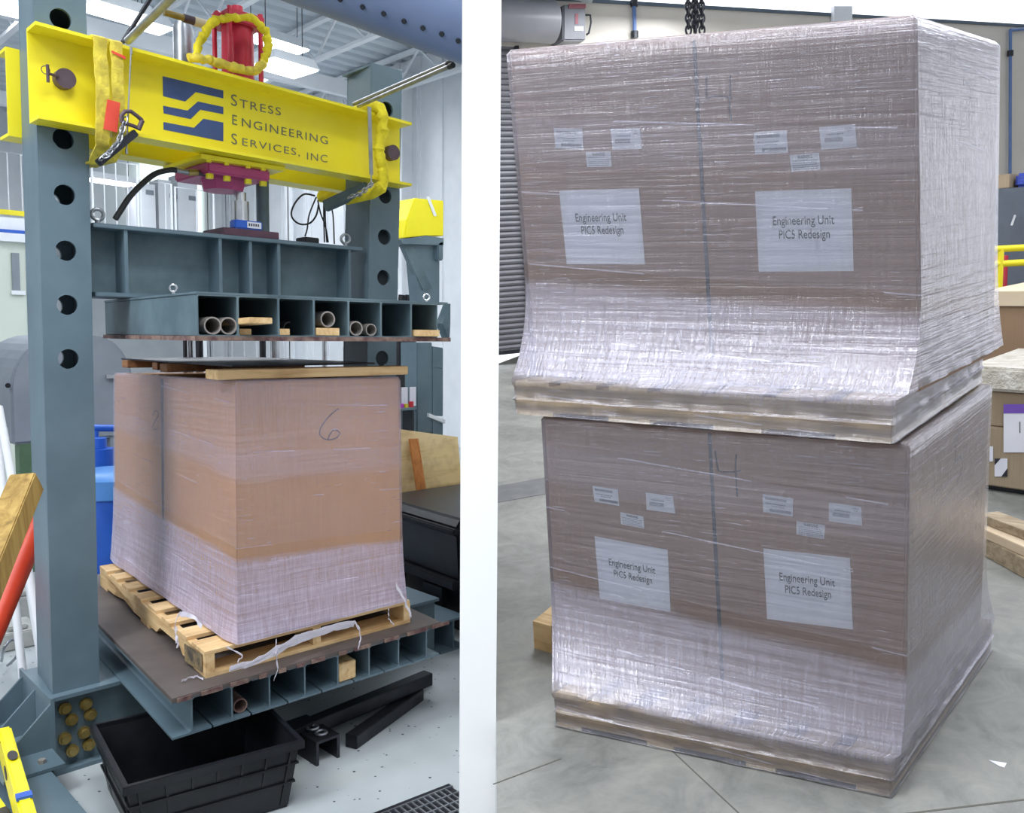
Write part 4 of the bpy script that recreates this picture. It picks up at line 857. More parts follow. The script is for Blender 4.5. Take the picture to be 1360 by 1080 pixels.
# ------------------------------------------------------------------ big girder crossing the top right corner
a, b = H.D(395, -62, 3.9), H.D(612, 12, 3.62)
b = a+(b-a)*.86 if False else b
T = Thing('crane_girder', 'huge grey-blue rounded girder with a row of bolts across the top right corner', 'girder', a)
dg = (b-a).normalized(); a2 = a-dg*.8; b2 = b+dg*.06
mb = MB(); mb.tube([a2, b2], .20, 40); wp = pA-dn_*(hw+.004)
for i_ in range(40, 80):
    v_ = mb.v[i_]; mb.v[i_] = v_+dg*((wp-v_).dot(dn_)/dg.dot(dn_))
T.part('body', mb, mat('girder_paint', '#5d6c8c', '#6a7998', 2, .45), smooth=True)
for u, v in ((482, 9), (510, 18), (537, 28), (562, 37), (587, 45), (609, 54), (452, -1)):
    d = Vector(ray(u, v)).normalized(); o = Vector((0, 0, CAMZ)); w_ = a2-o; # closest approach on the cylinder
    n = d.cross(dg); dist = w_.dot(n.normalized()); tt = ((w_).cross(dg)).dot(n)/n.length_squared
    h = math.sqrt(max(0, .20**2-dist**2)); s_ = h/math.sqrt(1-(d.dot(dg))**2); p = o+d*(tt-s_); ax = (p-a2)-dg*((p-a2).dot(dg)); ax.normalize()
    mb = MB(); mb.tube([p-ax*.003, p+ax*.006], .011, 8); T.part('bolt', mb, DARK)

# ------------------------------------------------------------------ floor things in front
zr_ = .29
A_, B_, C_ = H.Z(119, 962, zr_), H.Z(163, 1047, zr_), H.Z(405, 983, zr_); D_ = A_+C_-B_
T = Thing('storage_tote', 'black ribbed plastic tote on the floor under the press bed, holding loose parts', 'tote', ((A_+C_)/2).xy.to_3d())
cen = (A_+C_)/2
def tq(s, t, z, ins): 
    p = (B_*(1-s)+C_*s)*(1-t)+(A_*(1-s)+D_*s)*t; c = Vector((cen.x, cen.y, 0)); p = Vector((p.x, p.y, 0)); p = p+(c-p).normalized()*ins; return Vector((p.x, p.y, z))
def shell(z0, z1, o0, o1, th):
    mb = MB(); R1 = [tq(*c, z0, o0) for c in ((0, 0), (1, 0), (1, 1), (0, 1))]+[tq(*c, z1, o1) for c in ((0, 0), (1, 0), (1, 1), (0, 1))]; R2 = [tq(*c, z0, o0+th) for c in ((0, 0), (1, 0), (1, 1), (0, 1))]+[tq(*c, z1, o1+th) for c in ((0, 0), (1, 0), (1, 1), (0, 1))]
    fs = []
    for k in range(4):
        j = (k+1) % 4; fs += [(k, j, 4+j, 4+k), (8+k, 12+k, 12+j, 8+j), (4+k, 4+j, 12+j, 12+k), (k, 8+k, 8+j, j)]
    return mb.add(R1+R2, fs)
T.part('wall', shell(.012, zr_-.02, .075, .025, .006), BLK); mb = MB(); mb.hexa([tq(*c, z, .08) for z in (.002, .013) for c in ((0, 0), (1, 0), (1, 1), (0, 1))]); T.part('bottom', mb, BLK)
T.part('rim', shell(zr_-.035, zr_, .0, .0, .03), BLK, bevel=.002)
for z in (.19, .11): T.part('rib', shell(z, z+.008, .075-.05*(z/.27)-.012, .075-.05*(z/.27)-.012, .016), BLK)
for i in range(7):
    s0 = .06+i*.145; mb = MB(); mb.hexa([tq(s0, 0, .02, .062), tq(s0+.014, 0, .02, .062), tq(s0+.014, 0.03, .02, .062), tq(s0, .03, .02, .062), tq(s0, 0, zr_-.03, .012), tq(s0+.014, 0, zr_-.03, .012), tq(s0+.014, .03, zr_-.03, .012), tq(s0, .03, zr_-.03, .012)]); T.part('rib', mb, BLK)
for i in range(4):
    s0 = .1+i*.24; mb = MB(); mb.hexa([tq(0, s0, .02, .062), tq(0.02, s0, .02, .062), tq(.02, s0+.02, .02, .062), tq(0, s0+.02, .02, .062), tq(0, s0, zr_-.03, .012), tq(.02, s0, zr_-.03, .012), tq(.02, s0+.02, zr_-.03, .012), tq(0, s0+.02, zr_-.03, .012)]); T.part('rib', mb, BLK)
for i, (u, v) in enumerate(((226, 1012), (234, 1008), (246, 1004), (258, 1004), (266, 1008))):
    p = tq(.22+.05*i, .35+.04*(i % 2), .013, .08); T = Thing('tubing_stub', 'blue-tipped brown tube standing in the black tote', 'tube', p, group='tubes standing in the tote'); mb = MB(); mb.tube([p, p+Vector((.005, 0, .10+.01*(i % 3)))], .006, 8); T.part('tube', mb, PIN); mb = MB(); q = p+Vector((.005, 0, .10+.01*(i % 3))); mb.tube([q-Vector((0, 0, .008)), q+Vector((0, 0, .02))], .009, 8); T.part('tip', mb, BLUE)
# black bars
zb1 = .001
def fbar(a, b, w_, z0, z1, m, lab, name='steel_bar', T=None):
    A, Bb = H.Z(*a, z0), H.Z(*b, z0); mb = MB(); mb.bar(A+Vector((0, 0, (z1-z0)/2)), Bb+Vector((0, 0, (z1-z0)/2)), w_, z1-z0); return solo(name, mb, m, lab, 'bar', 'black steel bars on the floor', bevel=.003)
fbar((386, 985), (569, 908), .07, .001, .07, DARK, 'long black rectangular steel tube on the floor, the bottom one of two')
fbar((386, 985), (569, 908), .06, .071, .135, DARK, 'long black rectangular steel tube on the floor, stacked on another')
fbar((466, 994), (556, 929), .065, .001, .065, DARK, 'short black steel tube lying slanted in front of the stacked pair')
T = Thing('clevis_block', 'black steel channel block with two rings on the floor beside the tote', 'steel block', H.Z(430, 1000, 0))
a, b = H.Z(392, 984, .001), H.Z(436, 1012, .001); d = (b-a).normalized(); sd = Vector((-d.y, d.x, 0))
for o_ in (-.055, .055): mb = MB(); mb.bar(a+sd*o_+Vector((0, 0, .05)), b+sd*o_+Vector((0, 0, .05)), .014, .10); T.part('side_plate', mb, DARK)
mb = MB(); mb.bar(a+Vector((0, 0, .105)), b+Vector((0, 0, .105)), .124, .012); T.part('top_plate', mb, DARK)
for k in (.55, .8): mb = MB(); mb.ring(lerp(a, b, k)+Vector((0, 0, .118)), (0, 0, 1), .024, .007, 16, 6); T.part('ring', mb, GALV, smooth=True)
# floor grate
g = [H.Z(505, 1082, .004), H.Z(612, 1040, .004)]; d = (g[1]-g[0]).normalized(); sd = Vector((d.y, -d.x, 0)); g0 = g[0]-d*.5
T = Thing('floor_grate', 'galvanised floor drain grating at the bottom edge', 'grating', g0); ln = .5+(g[1]-g[0]).length-.05
mb = MB(); mb.bar(g0-sd*.008+Vector((0, 0, .002)), g0+d*ln-sd*.008+Vector((0, 0, .002)), .022, .008); T.part('border', mb, DARK)
mb = MB(); mb.poly([g0+sd*.004, g0+d*ln+sd*.004, g0+d*ln+sd*.30, g0+sd*.30], (0, 0, -1), .002); T.part('drain_channel', mb, BLK)
mb = MB()
for i in range(int(ln/.028)): p = g0+d*(.028*i); mb.bar(p+sd*.006+Vector((0, 0, .004)), p+sd*.30+Vector((0, 0, .004)), .006, .008)
for j in range(6): mb.bar(g0+sd*(.008+.056*j)+Vector((0, 0, .005)), g0+d*ln+sd*(.008+.056*j)+Vector((0, 0, .005)), .007, .009)
T.part('bars', mb, GALV)

# ------------------------------------------------------------------ behind the press
# grey rounded machine housing
yh = 7.6; pts = []
def hy(u, v): return H.Y(u, v, yh)
zt_h, zb_h = hy(120, 446).z, hy(60, 588).z; xl_, xr_ = hy(14, 520).x, hy(178, 520).x
out = []
for cx_, cz_, s0, rx, rz in ((xr_-.30, zt_h-.42, 0, .30, .42), (xl_+.42, zt_h-.42, 90, .42, .42)):
    for k in range(9): a = math.radians(s0+k*11.25); out.append((cx_+math.cos(a)*rx, cz_+math.sin(a)*rz))
out += [(xl_, zb_h), (xr_, zb_h)]
T = Thing('machine_housing', 'large grey machine housing with rounded top corners behind the left column', 'machine', ((xl_+xr_)/2, yh, 0))
mb = MB(); n = len(out); mb.add([(x, yh, z) for x, z in out]+[(x, yh+1.1, z) for x, z in out], [(k, (k+1) % n, n+(k+1) % n, n+k) for k in range(n)]+[tuple(range(n-1, -1, -1)), tuple(range(n, 2*n))]); T.part('housing', mb, HOUS, bevel=.02)
mb = MB(); mb.box((xl_+.05, yh+.02, 0), (xl_+.17, yh+.14, zb_h)); T.part('leg', mb, mat('green_paint', '#4f6a50', '#5d785c', 6, .5))
mb = MB(); mb.box((xr_-.2, yh+.02, 0), (xr_-.08, yh+.14, zb_h)); T.part('leg', mb, HOUS)
mb = MB(); mb.box((xl_+.18, yh+.3, 0), (xr_-.21, yh+.35, zb_h-.01)); T.part('dark_void_panel', mb, BLK)  # black sheet standing for the shade under the housing
mb = MB(); a, b = hy(139, 500), hy(156, 500); mb.bar((a.x, yh-.03, a.z), (b.x+.1, yh-.03, a.z), .03, .03); mb.bar((a.x+.02, yh, a.z), (a.x+.02, yh-.03, a.z), .02, .02); T.part('handle', mb, CHROME)
mb = MB(); mb.tube([(hy(10, 520).x, yh-.01, hy(10, 512).z), (hy(10, 520).x, yh-.02, hy(10, 512).z)], .02, 10); T.part('latch', mb, BLK)
# blue pipe, pump, drum
a, b = H.Y(118, 568.5, 7.0), H.Y(190, 569, 7.0); T = Thing('blue_pipe_rail', 'blue horizontal pipe crossing in front of the grey housing', 'pipe', (a.x, 7.0, 0)); mb = MB(); mb.tube([a, b], .028, 12); T.part('pipe', mb, BLUE, smooth=True); 
for x in (a.x+.05, b.x-.05): mb = MB(); mb.tube([(x, 7.0, 0), (x, 7.0, a.z)], .022, 10); T.part('support', mb, BLUE, smooth=True)
c = H.Y(150, 720, 6.2); xd = H.Y(155, 650, 6.2).x; zt_d = H.Y(140, 636, 5.95).z
T = Thing('blue_drum', 'blue plastic drum with a lid standing behind the wrapped crate', 'drum', (xd, 6.25, 0))
mb = MB(); mb.tube([(xd, 6.25, 0), (xd, 6.25, .05), (xd, 6.25, zt_d-.16)], [.27, .29, .29], 28); T.part('body', mb, BLUE, smooth=True); mb = MB(); mb.tube([(xd, 6.25, zt_d-.16), (xd, 6.25, zt_d-.155), (xd, 6.25, zt_d-.03), (xd, 6.25, zt_d)], [.30, .305, .305, .27], 28); T.part('lid', mb, mat('light_blue_plastic', '#4a86cc', '#5690d4', 4, .4), smooth=True)
xp_ = H.Y(137, 600, 6.7).x
T = Thing('blue_pump', 'blue pump with a motor between the drum and the grey housing', 'pump', (xp_, 6.8, 0))
zp = H.Y(137, 590, 6.8).z
for z0, z1, r, m, nm in ((0, zp-.42, .10, BLUE, 'pedestal'), (zp-.42, zp-.30, .14, BLUE, 'volute'), (zp-.30, zp-.22, .05, ORG, 'coupling'), (zp-.22, zp-.03, .11, BLUE, 'motor'), (zp-.03, zp+.05, .06, BLUE, 'cap')):
    mb = MB(); mb.tube([(xp_, 6.8, z0), (xp_, 6.8, z1)], r, 16); T.part(nm, mb, m, smooth=True)
mb = MB(); mb.tube([(xp_+.28, 6.8, zp-.5), (xp_+.28, 6.8, zp-.28), (xp_+.28, 6.8, zp-.18)], [.16, .16, .06], 18); mb.tube([(xp_+.28, 6.8, 0), (xp_+.28, 6.8, zp-.5)], .09, 12); T.part('pressure_tank', mb, BLUE, smooth=True)
# mezzanine with rails far behind
ym = 17.5
zs_ = H.Y(20, 300, ym).z
T = Thing('mezzanine', 'white mezzanine floor with yellow kick rail across the far end of the hall', 'mezzanine', (0, ym, zs_))
xm0, xm1 = -1.0, H.Y(300, 300, ym).x
mb = MB(); mb.box((xm0, ym, zs_-.12), (xm1, 21.95, zs_+.14)); T.part('floor_slab', mb, WHITEP)
mb = MB(); mb.box((xm0, ym-.03, zs_+.18), (H.Y(75, 300, ym).x, ym-.005, zs_+.27)); T.part('kick_rail', mb, YEL)
mb = MB(); mb.box((xm0, ym-.06, zs_-.20), (xm1, ym-.01, zs_-.08)); T.part('blue_edge', mb, BLUE, label='blue lower edge')
for x in (xm0+.1, 2.4, H.Y(262, 300, ym).x): mb = MB(); mb.box((x, ym+.1, 0), (x+.2, ym+.3, zs_-.12)); T.part('support_post', mb, WHITEP)
def rail(xa, xb, y, z0, h, lab, gap=.22):
    T = Thing('guard_railing', lab, 'railing', ((xa+xb)/2, y, z0), group=None); mb = MB(); mb.tube([(xa, y, z0), (xa, y, z0+h), (xb, y, z0+h), (xb, y, z0)], .028, 8); T.part('frame', mb, WHITEP)
    x = xa+gap
    while x < xb-.05: mb = MB(); mb.tube([(x, y, z0), (x, y, z0+h)], .012, 6); T.part('baluster', mb, WHITEP); x += gap
zr0 = zs_+.143
rail(H.Y(-8, 240, ym+.1).x, H.Y(40, 240, ym+.1).x, ym+.1, zr0, 1.15, 'white railing on the mezzanine left of the near column')
rail(H.Y(122, 240, ym+.1).x, H.Y(182, 240, ym+.1).x, ym+.1, zr0, 1.25, 'white railing of close bars on the mezzanine just right of the near column')
rail(H.Y(186, 240, ym+.3).x, H.Y(227, 240, ym+.3).x, ym+.3, zr0, 1.0, 'white railing gate in the middle of the mezzanine', .5)
rail(H.Y(232, 240, ym+.3).x, H.Y(283, 240, ym+.3).x, ym+.3, zr0, .95, 'white railing section at the right end of the mezzanine', .45)
# pale cabinets standing on the mezzanine
for i, (u0, u1, vt, yy, lab) in enumerate(((178, 206, 242, 19.5, 'white electrical cabinet on the mezzanine, left one'), (210, 227, 238, 19.6, 'white electrical cabinet on the mezzanine, middle one'), (236, 262, 232, 19.6, 'white electrical cabinet on the mezzanine, right one'))):
    x0, x1, zt_c = H.Y(u0, 250, yy).x, H.Y(u1, 250, yy).x, H.Y(u0, vt, yy).z; T = Thing('control_cabinet', lab, 'cabinet', (x0, yy, zr0), group='cabinets on the mezzanine'); mb = MB(); mb.box((x0, yy, zr0), (x1, yy+.5, max(zt_c, zr0+1.0))); T.part('body', mb, WHITEP)
    mb = MB(); mb.box((x0+.25, yy-.02, zr0+1.0), (x0+.42, yy-.001, zr0+1.10)); T.part('grille', mb, HOUS)
# white room with doorway under the mezzanine at the far left
T = Thing('office_room', 'pale office partition under the mezzanine with a door and window', 'room', (H.Y(20, 400, 12).x, 12, 0))
x0, x1 = H.Y(-40, 400, 12).x, H.Y(38, 400, 12).x; z1_ = H.Y(20, 322, 12).z
mb = MB(); mb.box((x0, 12, 0), (x1, 12.12, z1_)); T.part('partition', mb, mat('pale_green_wall', '#c9d2c8', '#d2dad0', 1, .6))
mb = MB(); mb.box((x1-.01, 11.95, 0), (x1+.10, 12.2, z1_+.1)); T.part('frame', mb, WHITEP)
mb = MB(); mb.box((x0, 11.9, z1_), (x1+.1, 12.25, z1_+.1)); T.part('lintel', mb, WHITEP)
wx0, wx1, wz0, wz1 = H.Y(16, 360, 11.98).x, H.Y(26, 360, 11.98).x, H.Y(20, 386, 11.98).z, H.Y(20, 336, 11.98).z
mb = MB(); mb.box((wx0, 11.97, wz0), (wx1, 11.99, wz1)); wpane = T.part('window', mb, HOUS); mb = MB(); mb.box((wx0-.02, 11.95, wz0-.05), (wx1+.05, 11.98, wz0)); T.part('sill', mb, WHITEP, wpane)
# bright lit glazing on the back wall
T = Thing('lit_glazing', 'brightly lit white glazed enclosure high on the far wall', 'glazing', (H.Y(240, 260, 21.5).x, 21.5, zr0)); mb = MB(); mb.box((H.Y(196, 300, 21.5).x, 21.5, zr0+.005), (min(H.Y(296, 300, 21.5).x, WX-.1), 21.9, H.Y(240, 215, 21.5).z)); T.part('panel', mb, GLASSB)
mb = MB(); x = H.Y(283, 300, 21.4).x; mb.box((x, 21.35, zr0), (x+.06, 21.45, 6.5)); T.part('mullion', mb, WHITEP)
# second press at the right
ys = 6.2
def q6(u, v, y=ys): return H.Y(u, v, y)
T = Thing('rear_test_frame', 'second grey-blue test frame with a bright yellow guard, behind the right column', 'test frame', (q6(580, 480).x, ys, 0))
xlim = divx(ys-.35)-.02
G = [q6(537, 312), q6(537, 308), q6(546, 270), q6(552, 262)]
def clampx(p): p = Vector(p); p.x = min(p.x, xlim); return p
a = [clampx(q6(*p)) for p in ((537, 316), (540, 292), (551, 263), (612, 270), (612, 316), (565, 313))]
mb = MB(); mb.poly(a, (0, 1, 0), .28); T.part('guard', mb, YELB, label='bright yellow sheet metal guard', bevel=.006)
mb = MB(); mb.poly([clampx(q6(*p, ys-.004)) for p in ((566, 261), (570, 261), (580, 287), (576, 287))], (0, -1, 0), .004); T.part('stripe', mb, WHITEP)
mb = MB(); mb.poly([clampx(q6(*p)) for p in ((532, 318), (566, 313), (612, 319), (612, 328), (535, 324))], (0, 1, 0), .30); T.part('shelf_plate', mb, STEEL)
mb = MB(); mb.poly([clampx(q6(*p, ys+.05)) for p in ((534, 323), (546, 322), (574, 383), (562, 386))], (0, 1, 0), .06); T.part('brace', mb, STEELD)
mb = MB(); mb.poly([clampx(q6(*p, ys+.06)) for p in ((548, 322), (585, 322), (585, 402), (555, 402))], (0, 1, 0), .12); T.part('post', mb, STEEL)
mb = MB(); mb.poly([clampx(q6(*p, ys)) for p in ((582, 322), (612, 322), (612, 348), (582, 346))], (0, 1, 0), .22); T.part('crossbar', mb, STEEL, bevel=.01)
mb = MB()
for i in range(7):
    u = 592+i*3.6; mb.bar(clampx(q6(u, 352, ys+.12)), clampx(q6(u, 412, ys+.12)), .006, .006, up=(0, 1, 0)) if u < 612 else None
for i in range(13): v = 354+i*4.6; mb.bar(clampx(q6(590, v, ys+.125)), clampx(q6(611, v, ys+.125)), .006, .006)
T.part('mesh_panel', mb, STEELD)
mb = MB(); mb.poly([clampx(q6(*p, ys-.1)) for p in ((588, 430), (612, 404), (612, 430), (597, 452))], (0, 1, 0), .1); T.part('brace', mb, STEELD)
for p, nm in ((((554, 455), (574, 455), (574, 575), (554, 575)), 'post'), (((574, 460), (612, 462), (612, 490), (574, 488)), 'crossbar'), (((574, 551), (612, 556), (612, 581), (574, 576)), 'crossbar'), (((574, 488), (590, 489), (590, 553), (574, 552)), 'jamb')):
    mb = MB(); mb.poly([clampx(q6(*k, ys)) for k in p], (0, 1, 0), .25); T.part(nm, mb, STEEL, bevel=.006)
mb = MB(); mb.poly([clampx(q6(*k, ys-.03)) for k in ((570, 549), (612, 556), (612, 561), (570, 554))], (0, 1, 0), .04); T.part('sill', mb, WHITEP)
mb = MB(); mb.poly([clampx(q6(*k, ys+.01)) for k in ((528, 545), (556, 548), (556, 575), (528, 572))], (0, 1, 0), .25); T.part('crossbar', mb, STEEL)
mb = MB(); a_, b_ = q6(556, 580), q6(612, 580); mb.box((a_.x, ys+.02, 0), (min(b_.x, xlim), ys+.22, b_.z)); T.part('base_panel', mb, STEELD)
for k, u in enumerate((530, 539, 548)):
    hose([q6(u+4, 392, 6.6), q6(u+1, 430, 6.6), q6(u, 470, 6.6), q6(u+3, 520, 6.6), q6(u+6, 600, 6.6)], .035, RUB, 'black_hose', ['thick black corrugated hose behind the right column, the left of three', 'thick black corrugated hose behind the right column, the middle of three', 'thick black corrugated hose behind the right column, the right of three'][k], grp='hoses beside the rear test frame')
# shelf with small things
T = Thing('tool_shelf', 'small grey shelf between the right column and rear frame', 'shelf', q6(541, 546, 6.0)); x0, x1 = q6(529, 540, 6.0).x, q6(553, 540, 6.0).x; zz = q6(541, 542, 6.0).z
mb = MB(); mb.box((x0, 6.0, zz-.02), (x1, 6.18, zz)); T.part('board', mb, STEEL); mb = MB(); mb.box((x0+.01, 6.02, 0), (x0+.03, 6.16, zz-.02)); T.part('leg', mb, DARK); mb = MB(); mb.box((x1-.03, 6.02, 0), (x1-.01, 6.16, zz-.02)); T.part('leg', mb, DARK); mb = MB(); mb.box((x0, 6.165, zz), (x1, 6.18, zz+.28)); T.part('back', mb, BLK)
for u, cc, lab, hh in ((534, '#b03bb0', 'purple cap on the small shelf', .035), (540, '#d8c030', 'yellow cap on the small shelf', .03), (547, '#c02838', 'red cap on the small shelf', .05)):
    x = q6(u, 540, 6.05).x; mb = MB(); mb.tube([(x, 6.06, zz), (x, 6.06, zz+hh)], .022, 12); solo('plastic_cap', mb, mat('cap_'+cc[1:3], cc, cc, 3, .4), lab, 'cap', 'caps on the small shelf')
for u, lab in ((537, 'white card standing on the small shelf, left one'), (548, 'white card standing on the small shelf, right one')):
    x = q6(u, 520, 6.15).x; mb = MB(); mb.box((x-.035, 6.14, zz), (x+.03, 6.15, zz+.17)); solo('notice_card', mb, PAPER, lab, 'card', 'cards on the small shelf')
# plywood, plank and black bin at the right
yp = 5.55; P4 = [H.Y(u, v, yp) for u, v in ((522, 566), (612, 580), (612, 700), (522, 690))]
for p in P4: p.x = min(p.x, divx(yp-.16, .105))
mb = MB(); z0 = .0; mb.hexa([(P4[0].x-.1, yp-.16, 0), (P4[2].x, yp-.16, 0), (P4[2].x, yp-.142, 0), (P4[0].x-.1, yp-.142, 0), (P4[0].x-.1, yp, P4[0].z), (P4[1].x, yp, P4[1].z), (P4[1].x, yp+.018, P4[1].z), (P4[0].x-.1, yp+.018, P4[0].z)])
solo('plywood_sheet', mb, PLY, 'stained plywood sheet leaning behind the black bin at the right', 'plywood')
a, b = H.Y(549, 583, 5.50), H.Y(562, 668, 5.34); mb = MB(); mb.bar(a, b+(b-a)*.12, .085, .02, up=(0, -1, 0)); solo('orange_plank', mb, wood('orange_timber', '#d08c4c', '#bd7638', '#9a5a28', 2), 'orange-brown plank leaning against the plywood sheet', 'plank')
# black bulk bin
T = Thing('bulk_bin', 'large black plastic bulk bin with ledges, right of the crate behind the press', 'bin', (3.8, 4.7, 0))
def binq(z0, z1, o, o1=None):
    o1 = o if o1 is None else o1; q = []
    for z, k in ((z0, o), (z1, o1)): q += [(3.56-k, 4.16, z), (divx(4.16, .105), 4.16, z), (divx(5.2, .105), 5.2, z), (3.64-k, 5.2, z)]
    mb = MB(); mb.hexa(q); return mb
T.part('body', binq(.002, .30, -.05, .0), BLK, bevel=.01); T.part('body', binq(.36, .66, .0, .02), BLK, bevel=.01)
for z0, z1, o in ((.301, .359, .05), (.661, .70, .05)): T.part('rim', binq(z0, z1, o), RUB, bevel=.008)
T.part('lid', binq(.701, .76, .03, -.02), BLK, bevel=.015)
mb = MB(); mb.box((3.53, 4.3, .12), (3.57, 4.5, .29)); T.part('rib', mb, BLK); mb = MB(); mb.box((3.53, 4.75, .12), (3.58, 4.9, .29)); T.part('rib', mb, BLK)

# ------------------------------------------------------------------ left foreground
a, b = H.D(36, 640, 3.5), H.D(-30, 800, 3.1); d = (b-a).normalized(); 
mb = MB(); mb.bar(a, b+d*((b.z)/(-d.z) if d.z < 0 else 1)*.97, .088, .088, up=(0.72, -.69, .0)); solo('timber_post', mb, WOODZ, 'thick treated timber post leaning at the left edge in front of the column', 'timber', bevel=.004)
a, b = H.D(52, 690, 5.0), H.D(3, 806, 4.7); d = (b-a); mb = MB(); mb.tube([a-d*.25, b, b+d*(b.z/(-d.z))*.97], .058, 16); solo('red_pipe', mb, ORG, 'orange-red pipe leaning behind the left column', 'pipe', smooth=True)
for i, (u0, v0, u1, v1) in enumerate(((2, 560, 20, 660), (-6, 560, 8, 690), (8, 590, 26, 700))):
    a, b = H.D(u0, v0, 5.9+.12*i), H.D(u1, v1, 5.6+.12*i); d = b-a; mb = MB(); mb.tube([a-d*.2, b+d*(b.z/(-d.z))*.98], .022, 10); solo('white_pole', mb, WHITEP, ['white plastic pole leaning at the far left, the middle one', 'white plastic pole leaning at the far left, the outermost one', 'white plastic pole leaning at the far left, closest to the column'][i], 'pole', 'white poles leaning behind the timber', smooth=True)
for i, (u, v, wx, wy, h, lab) in enumerate(((30, 862, .22, .30, .11, 'pale grey metal box nearest among the clutter left of the column'), (30, 826, .24, .26, .16, 'pale grey metal box in the middle of the clutter left of the column'), (34, 800, .2, .2, .14, 'pale grey metal casting farthest back in the clutter left of the column'))):
    c = H.Z(u, v, 0); mb = MB(); mb.box((c.x-wx/2, c.y, .001), (c.x+wx/2, c.y+wy, h)); mb.box((c.x-wx*.3, c.y+.03, h), (c.x+wx*.2, c.y+wy*.7, h+.03)); solo('metal_casting', mb, mat('pale_grey_casting', '#a9aaa6', '#bdbeba', 9, .5), lab, 'metal part', 'metal parts left of the column', bevel=.008)
hose([H.Z(2, 878, .02), H.Z(6, 860, .17), H.Z(16, 850, .19), H.Z(26, 856, .18), H.Z(22, 872, .14), H.Z(10, 884, .02)], .008, GALV, 'wire_loop', 'loop of grey wire in the clutter left of the column', 'wire')
# yellow spirit level and striped kerb
a, b = H.Z(-6, 934, .21), H.Z(37, 1090, .21); a2 = a+(b-a)*.34; b2 = b+(b-a)*.3
T = Thing('spirit_level', 'long yellow spirit level with black hand holes at the lower left corner', 'spirit level', ((a+b)/2).xy.to_3d()); mb = MB(); mb.bar(a2+Vector((0, 0, -.023)), b2+Vector((0, 0, -.023)), .05, .13); T.part('body', mb, YELB, bevel=.008)
d = (b2-a2).normalized(); up = Vector((0, 0, 1)); r = d.cross(up).normalized()
for k in (.28, .92):
    c = lerp(a2, b2, k)+Vector((0, 0, -.018)); mb = MB()
    for sg in (1, -1): pp = [c+d*(.05*math.cos(t*math.pi/8))+up*(.022*math.sin(t*math.pi/8))+r*sg*.0255 for t in range(16)]; mb.poly(pp, r*sg, .002)
    pt = [c+up*.0645+d*(.045*math.cos(t*math.pi/8))+r*(.018*math.sin(t*math.pi/8)) for t in range(16)]; mb.poly(pt, up, .002)
    T.part('hand_hole', mb, BLK)
c = lerp(a2, b2, .6)+up*.046; mb = MB(); mb.bar(c-d*.02, c+d*.02, .052, .012); T.part('vial_cover', mb, BLUE)
T2 = Thing('hazard_kerb', 'yellow kerb bar with black hazard bands beside the spirit level', 'kerb', (.79, 3.2, 0)); kb = MB(); kb.bar((.80, 2.2, .056), (.80, 3.74, .056), .06, .11); T2.part('bar', kb, YELB)
for k in range(8):
    y = 2.28+.19*k; mb = MB(); mb.bar((.80, y-.035, .056), (.80, y+.035, .056), .063, .113); T2.part('band', mb, BLK)

# ================================================================== WAREHOUSE
FW = MW
# floor: irregular slab right of the dividing wall
def toW(p): return MW.inverted() @ Vector(p)
upw = (MW.inverted().to_3x3() @ Vector((0, 0, 1)))
def drop(p): p = toW(p); return p-upw*(p.z/upw.z)
w0, w1 = drop(pA+dn_*(hw*.3)), drop(pB+dn_*(hw*.3)); w0.z = w1.z = 0; dW = (w1-w0).normalized(); w00 = w0-dW*3.2
pb = W.Z(690, 484, 0); dv = Vector(ray(3600, 255, RR)); dv.z = 0; dv.normalize(); nv = Vector((-dv.y, dv.x, 0))
if nv.dot(pb) < 0: nv = -nv
def isect(p, d, q, e):     # 2-D line intersection
    M_ = np.array([[d.x, -e.x], [d.y, -e.y]]); t = np.linalg.solve(M_, np.array([q.x-p.x, q.y-p.y])); return p+d*float(t[0])
wL = isect(w0, dW, pb, dv); wR = pb+dv*16
mb = MB(); fl = [w00, Vector((2.0, -9, 0)), Vector((14, -9, 0)), wR+nv*.2, wL+nv*.2+dv*.3]; mb.poly(fl, (0, 0, -1), .15); struct('floor_warehouse', mb, FLOORR, FW)
HWALL = 6.2
# wall top line: where the bright band starts
def wallp(u, v): return W.pl(u, v, pb, nv)
ztopw = (wallp(1010, 6).z+wallp(1360, 38).z)/2
dl = wallp(706, 470)
zdt = wallp(690, 62).z
a0 = wL+dv*.25
mb = MB(); pts = [dl, wR, wR+nv*.2, dl+nv*.2]; mb.hexa([Vector((p.x, p.y, 0)) for p in pts]+[Vector((p.x, p.y, ztopw)) for p in pts]); struct('wall_far', mb, CREAM, FW)
mb = MB(); pts = [a0, dl, dl+nv*.2, a0+nv*.2]; mb.hexa([Vector((p.x, p.y, zdt)) for p in pts]+[Vector((p.x, p.y, ztopw)) for p in pts]); struct('wall_above_door', mb, CREAM, FW)
mb = MB(); pts = [a0+nv*.05, wR+nv*.05, wR+nv*.15, a0+nv*.15]; mb.hexa([Vector((p.x, p.y, ztopw)) for p in pts]+[Vector((p.x, p.y, ztopw+2.2)) for p in pts]); struct('glow_band', mb, DAY, FW)  # self-lit white band above the top of the far wall
mb = MB(); pts = [a0-nv*.03, wR-nv*.03, wR, a0]; mb.hexa([Vector((p.x, p.y, ztopw-.05)) for p in pts]+[Vector((p.x, p.y, ztopw)) for p in pts]); struct('trim_1', mb, mat('dark_trim', '#4b5a68', '#566573', 3, .5), FW)
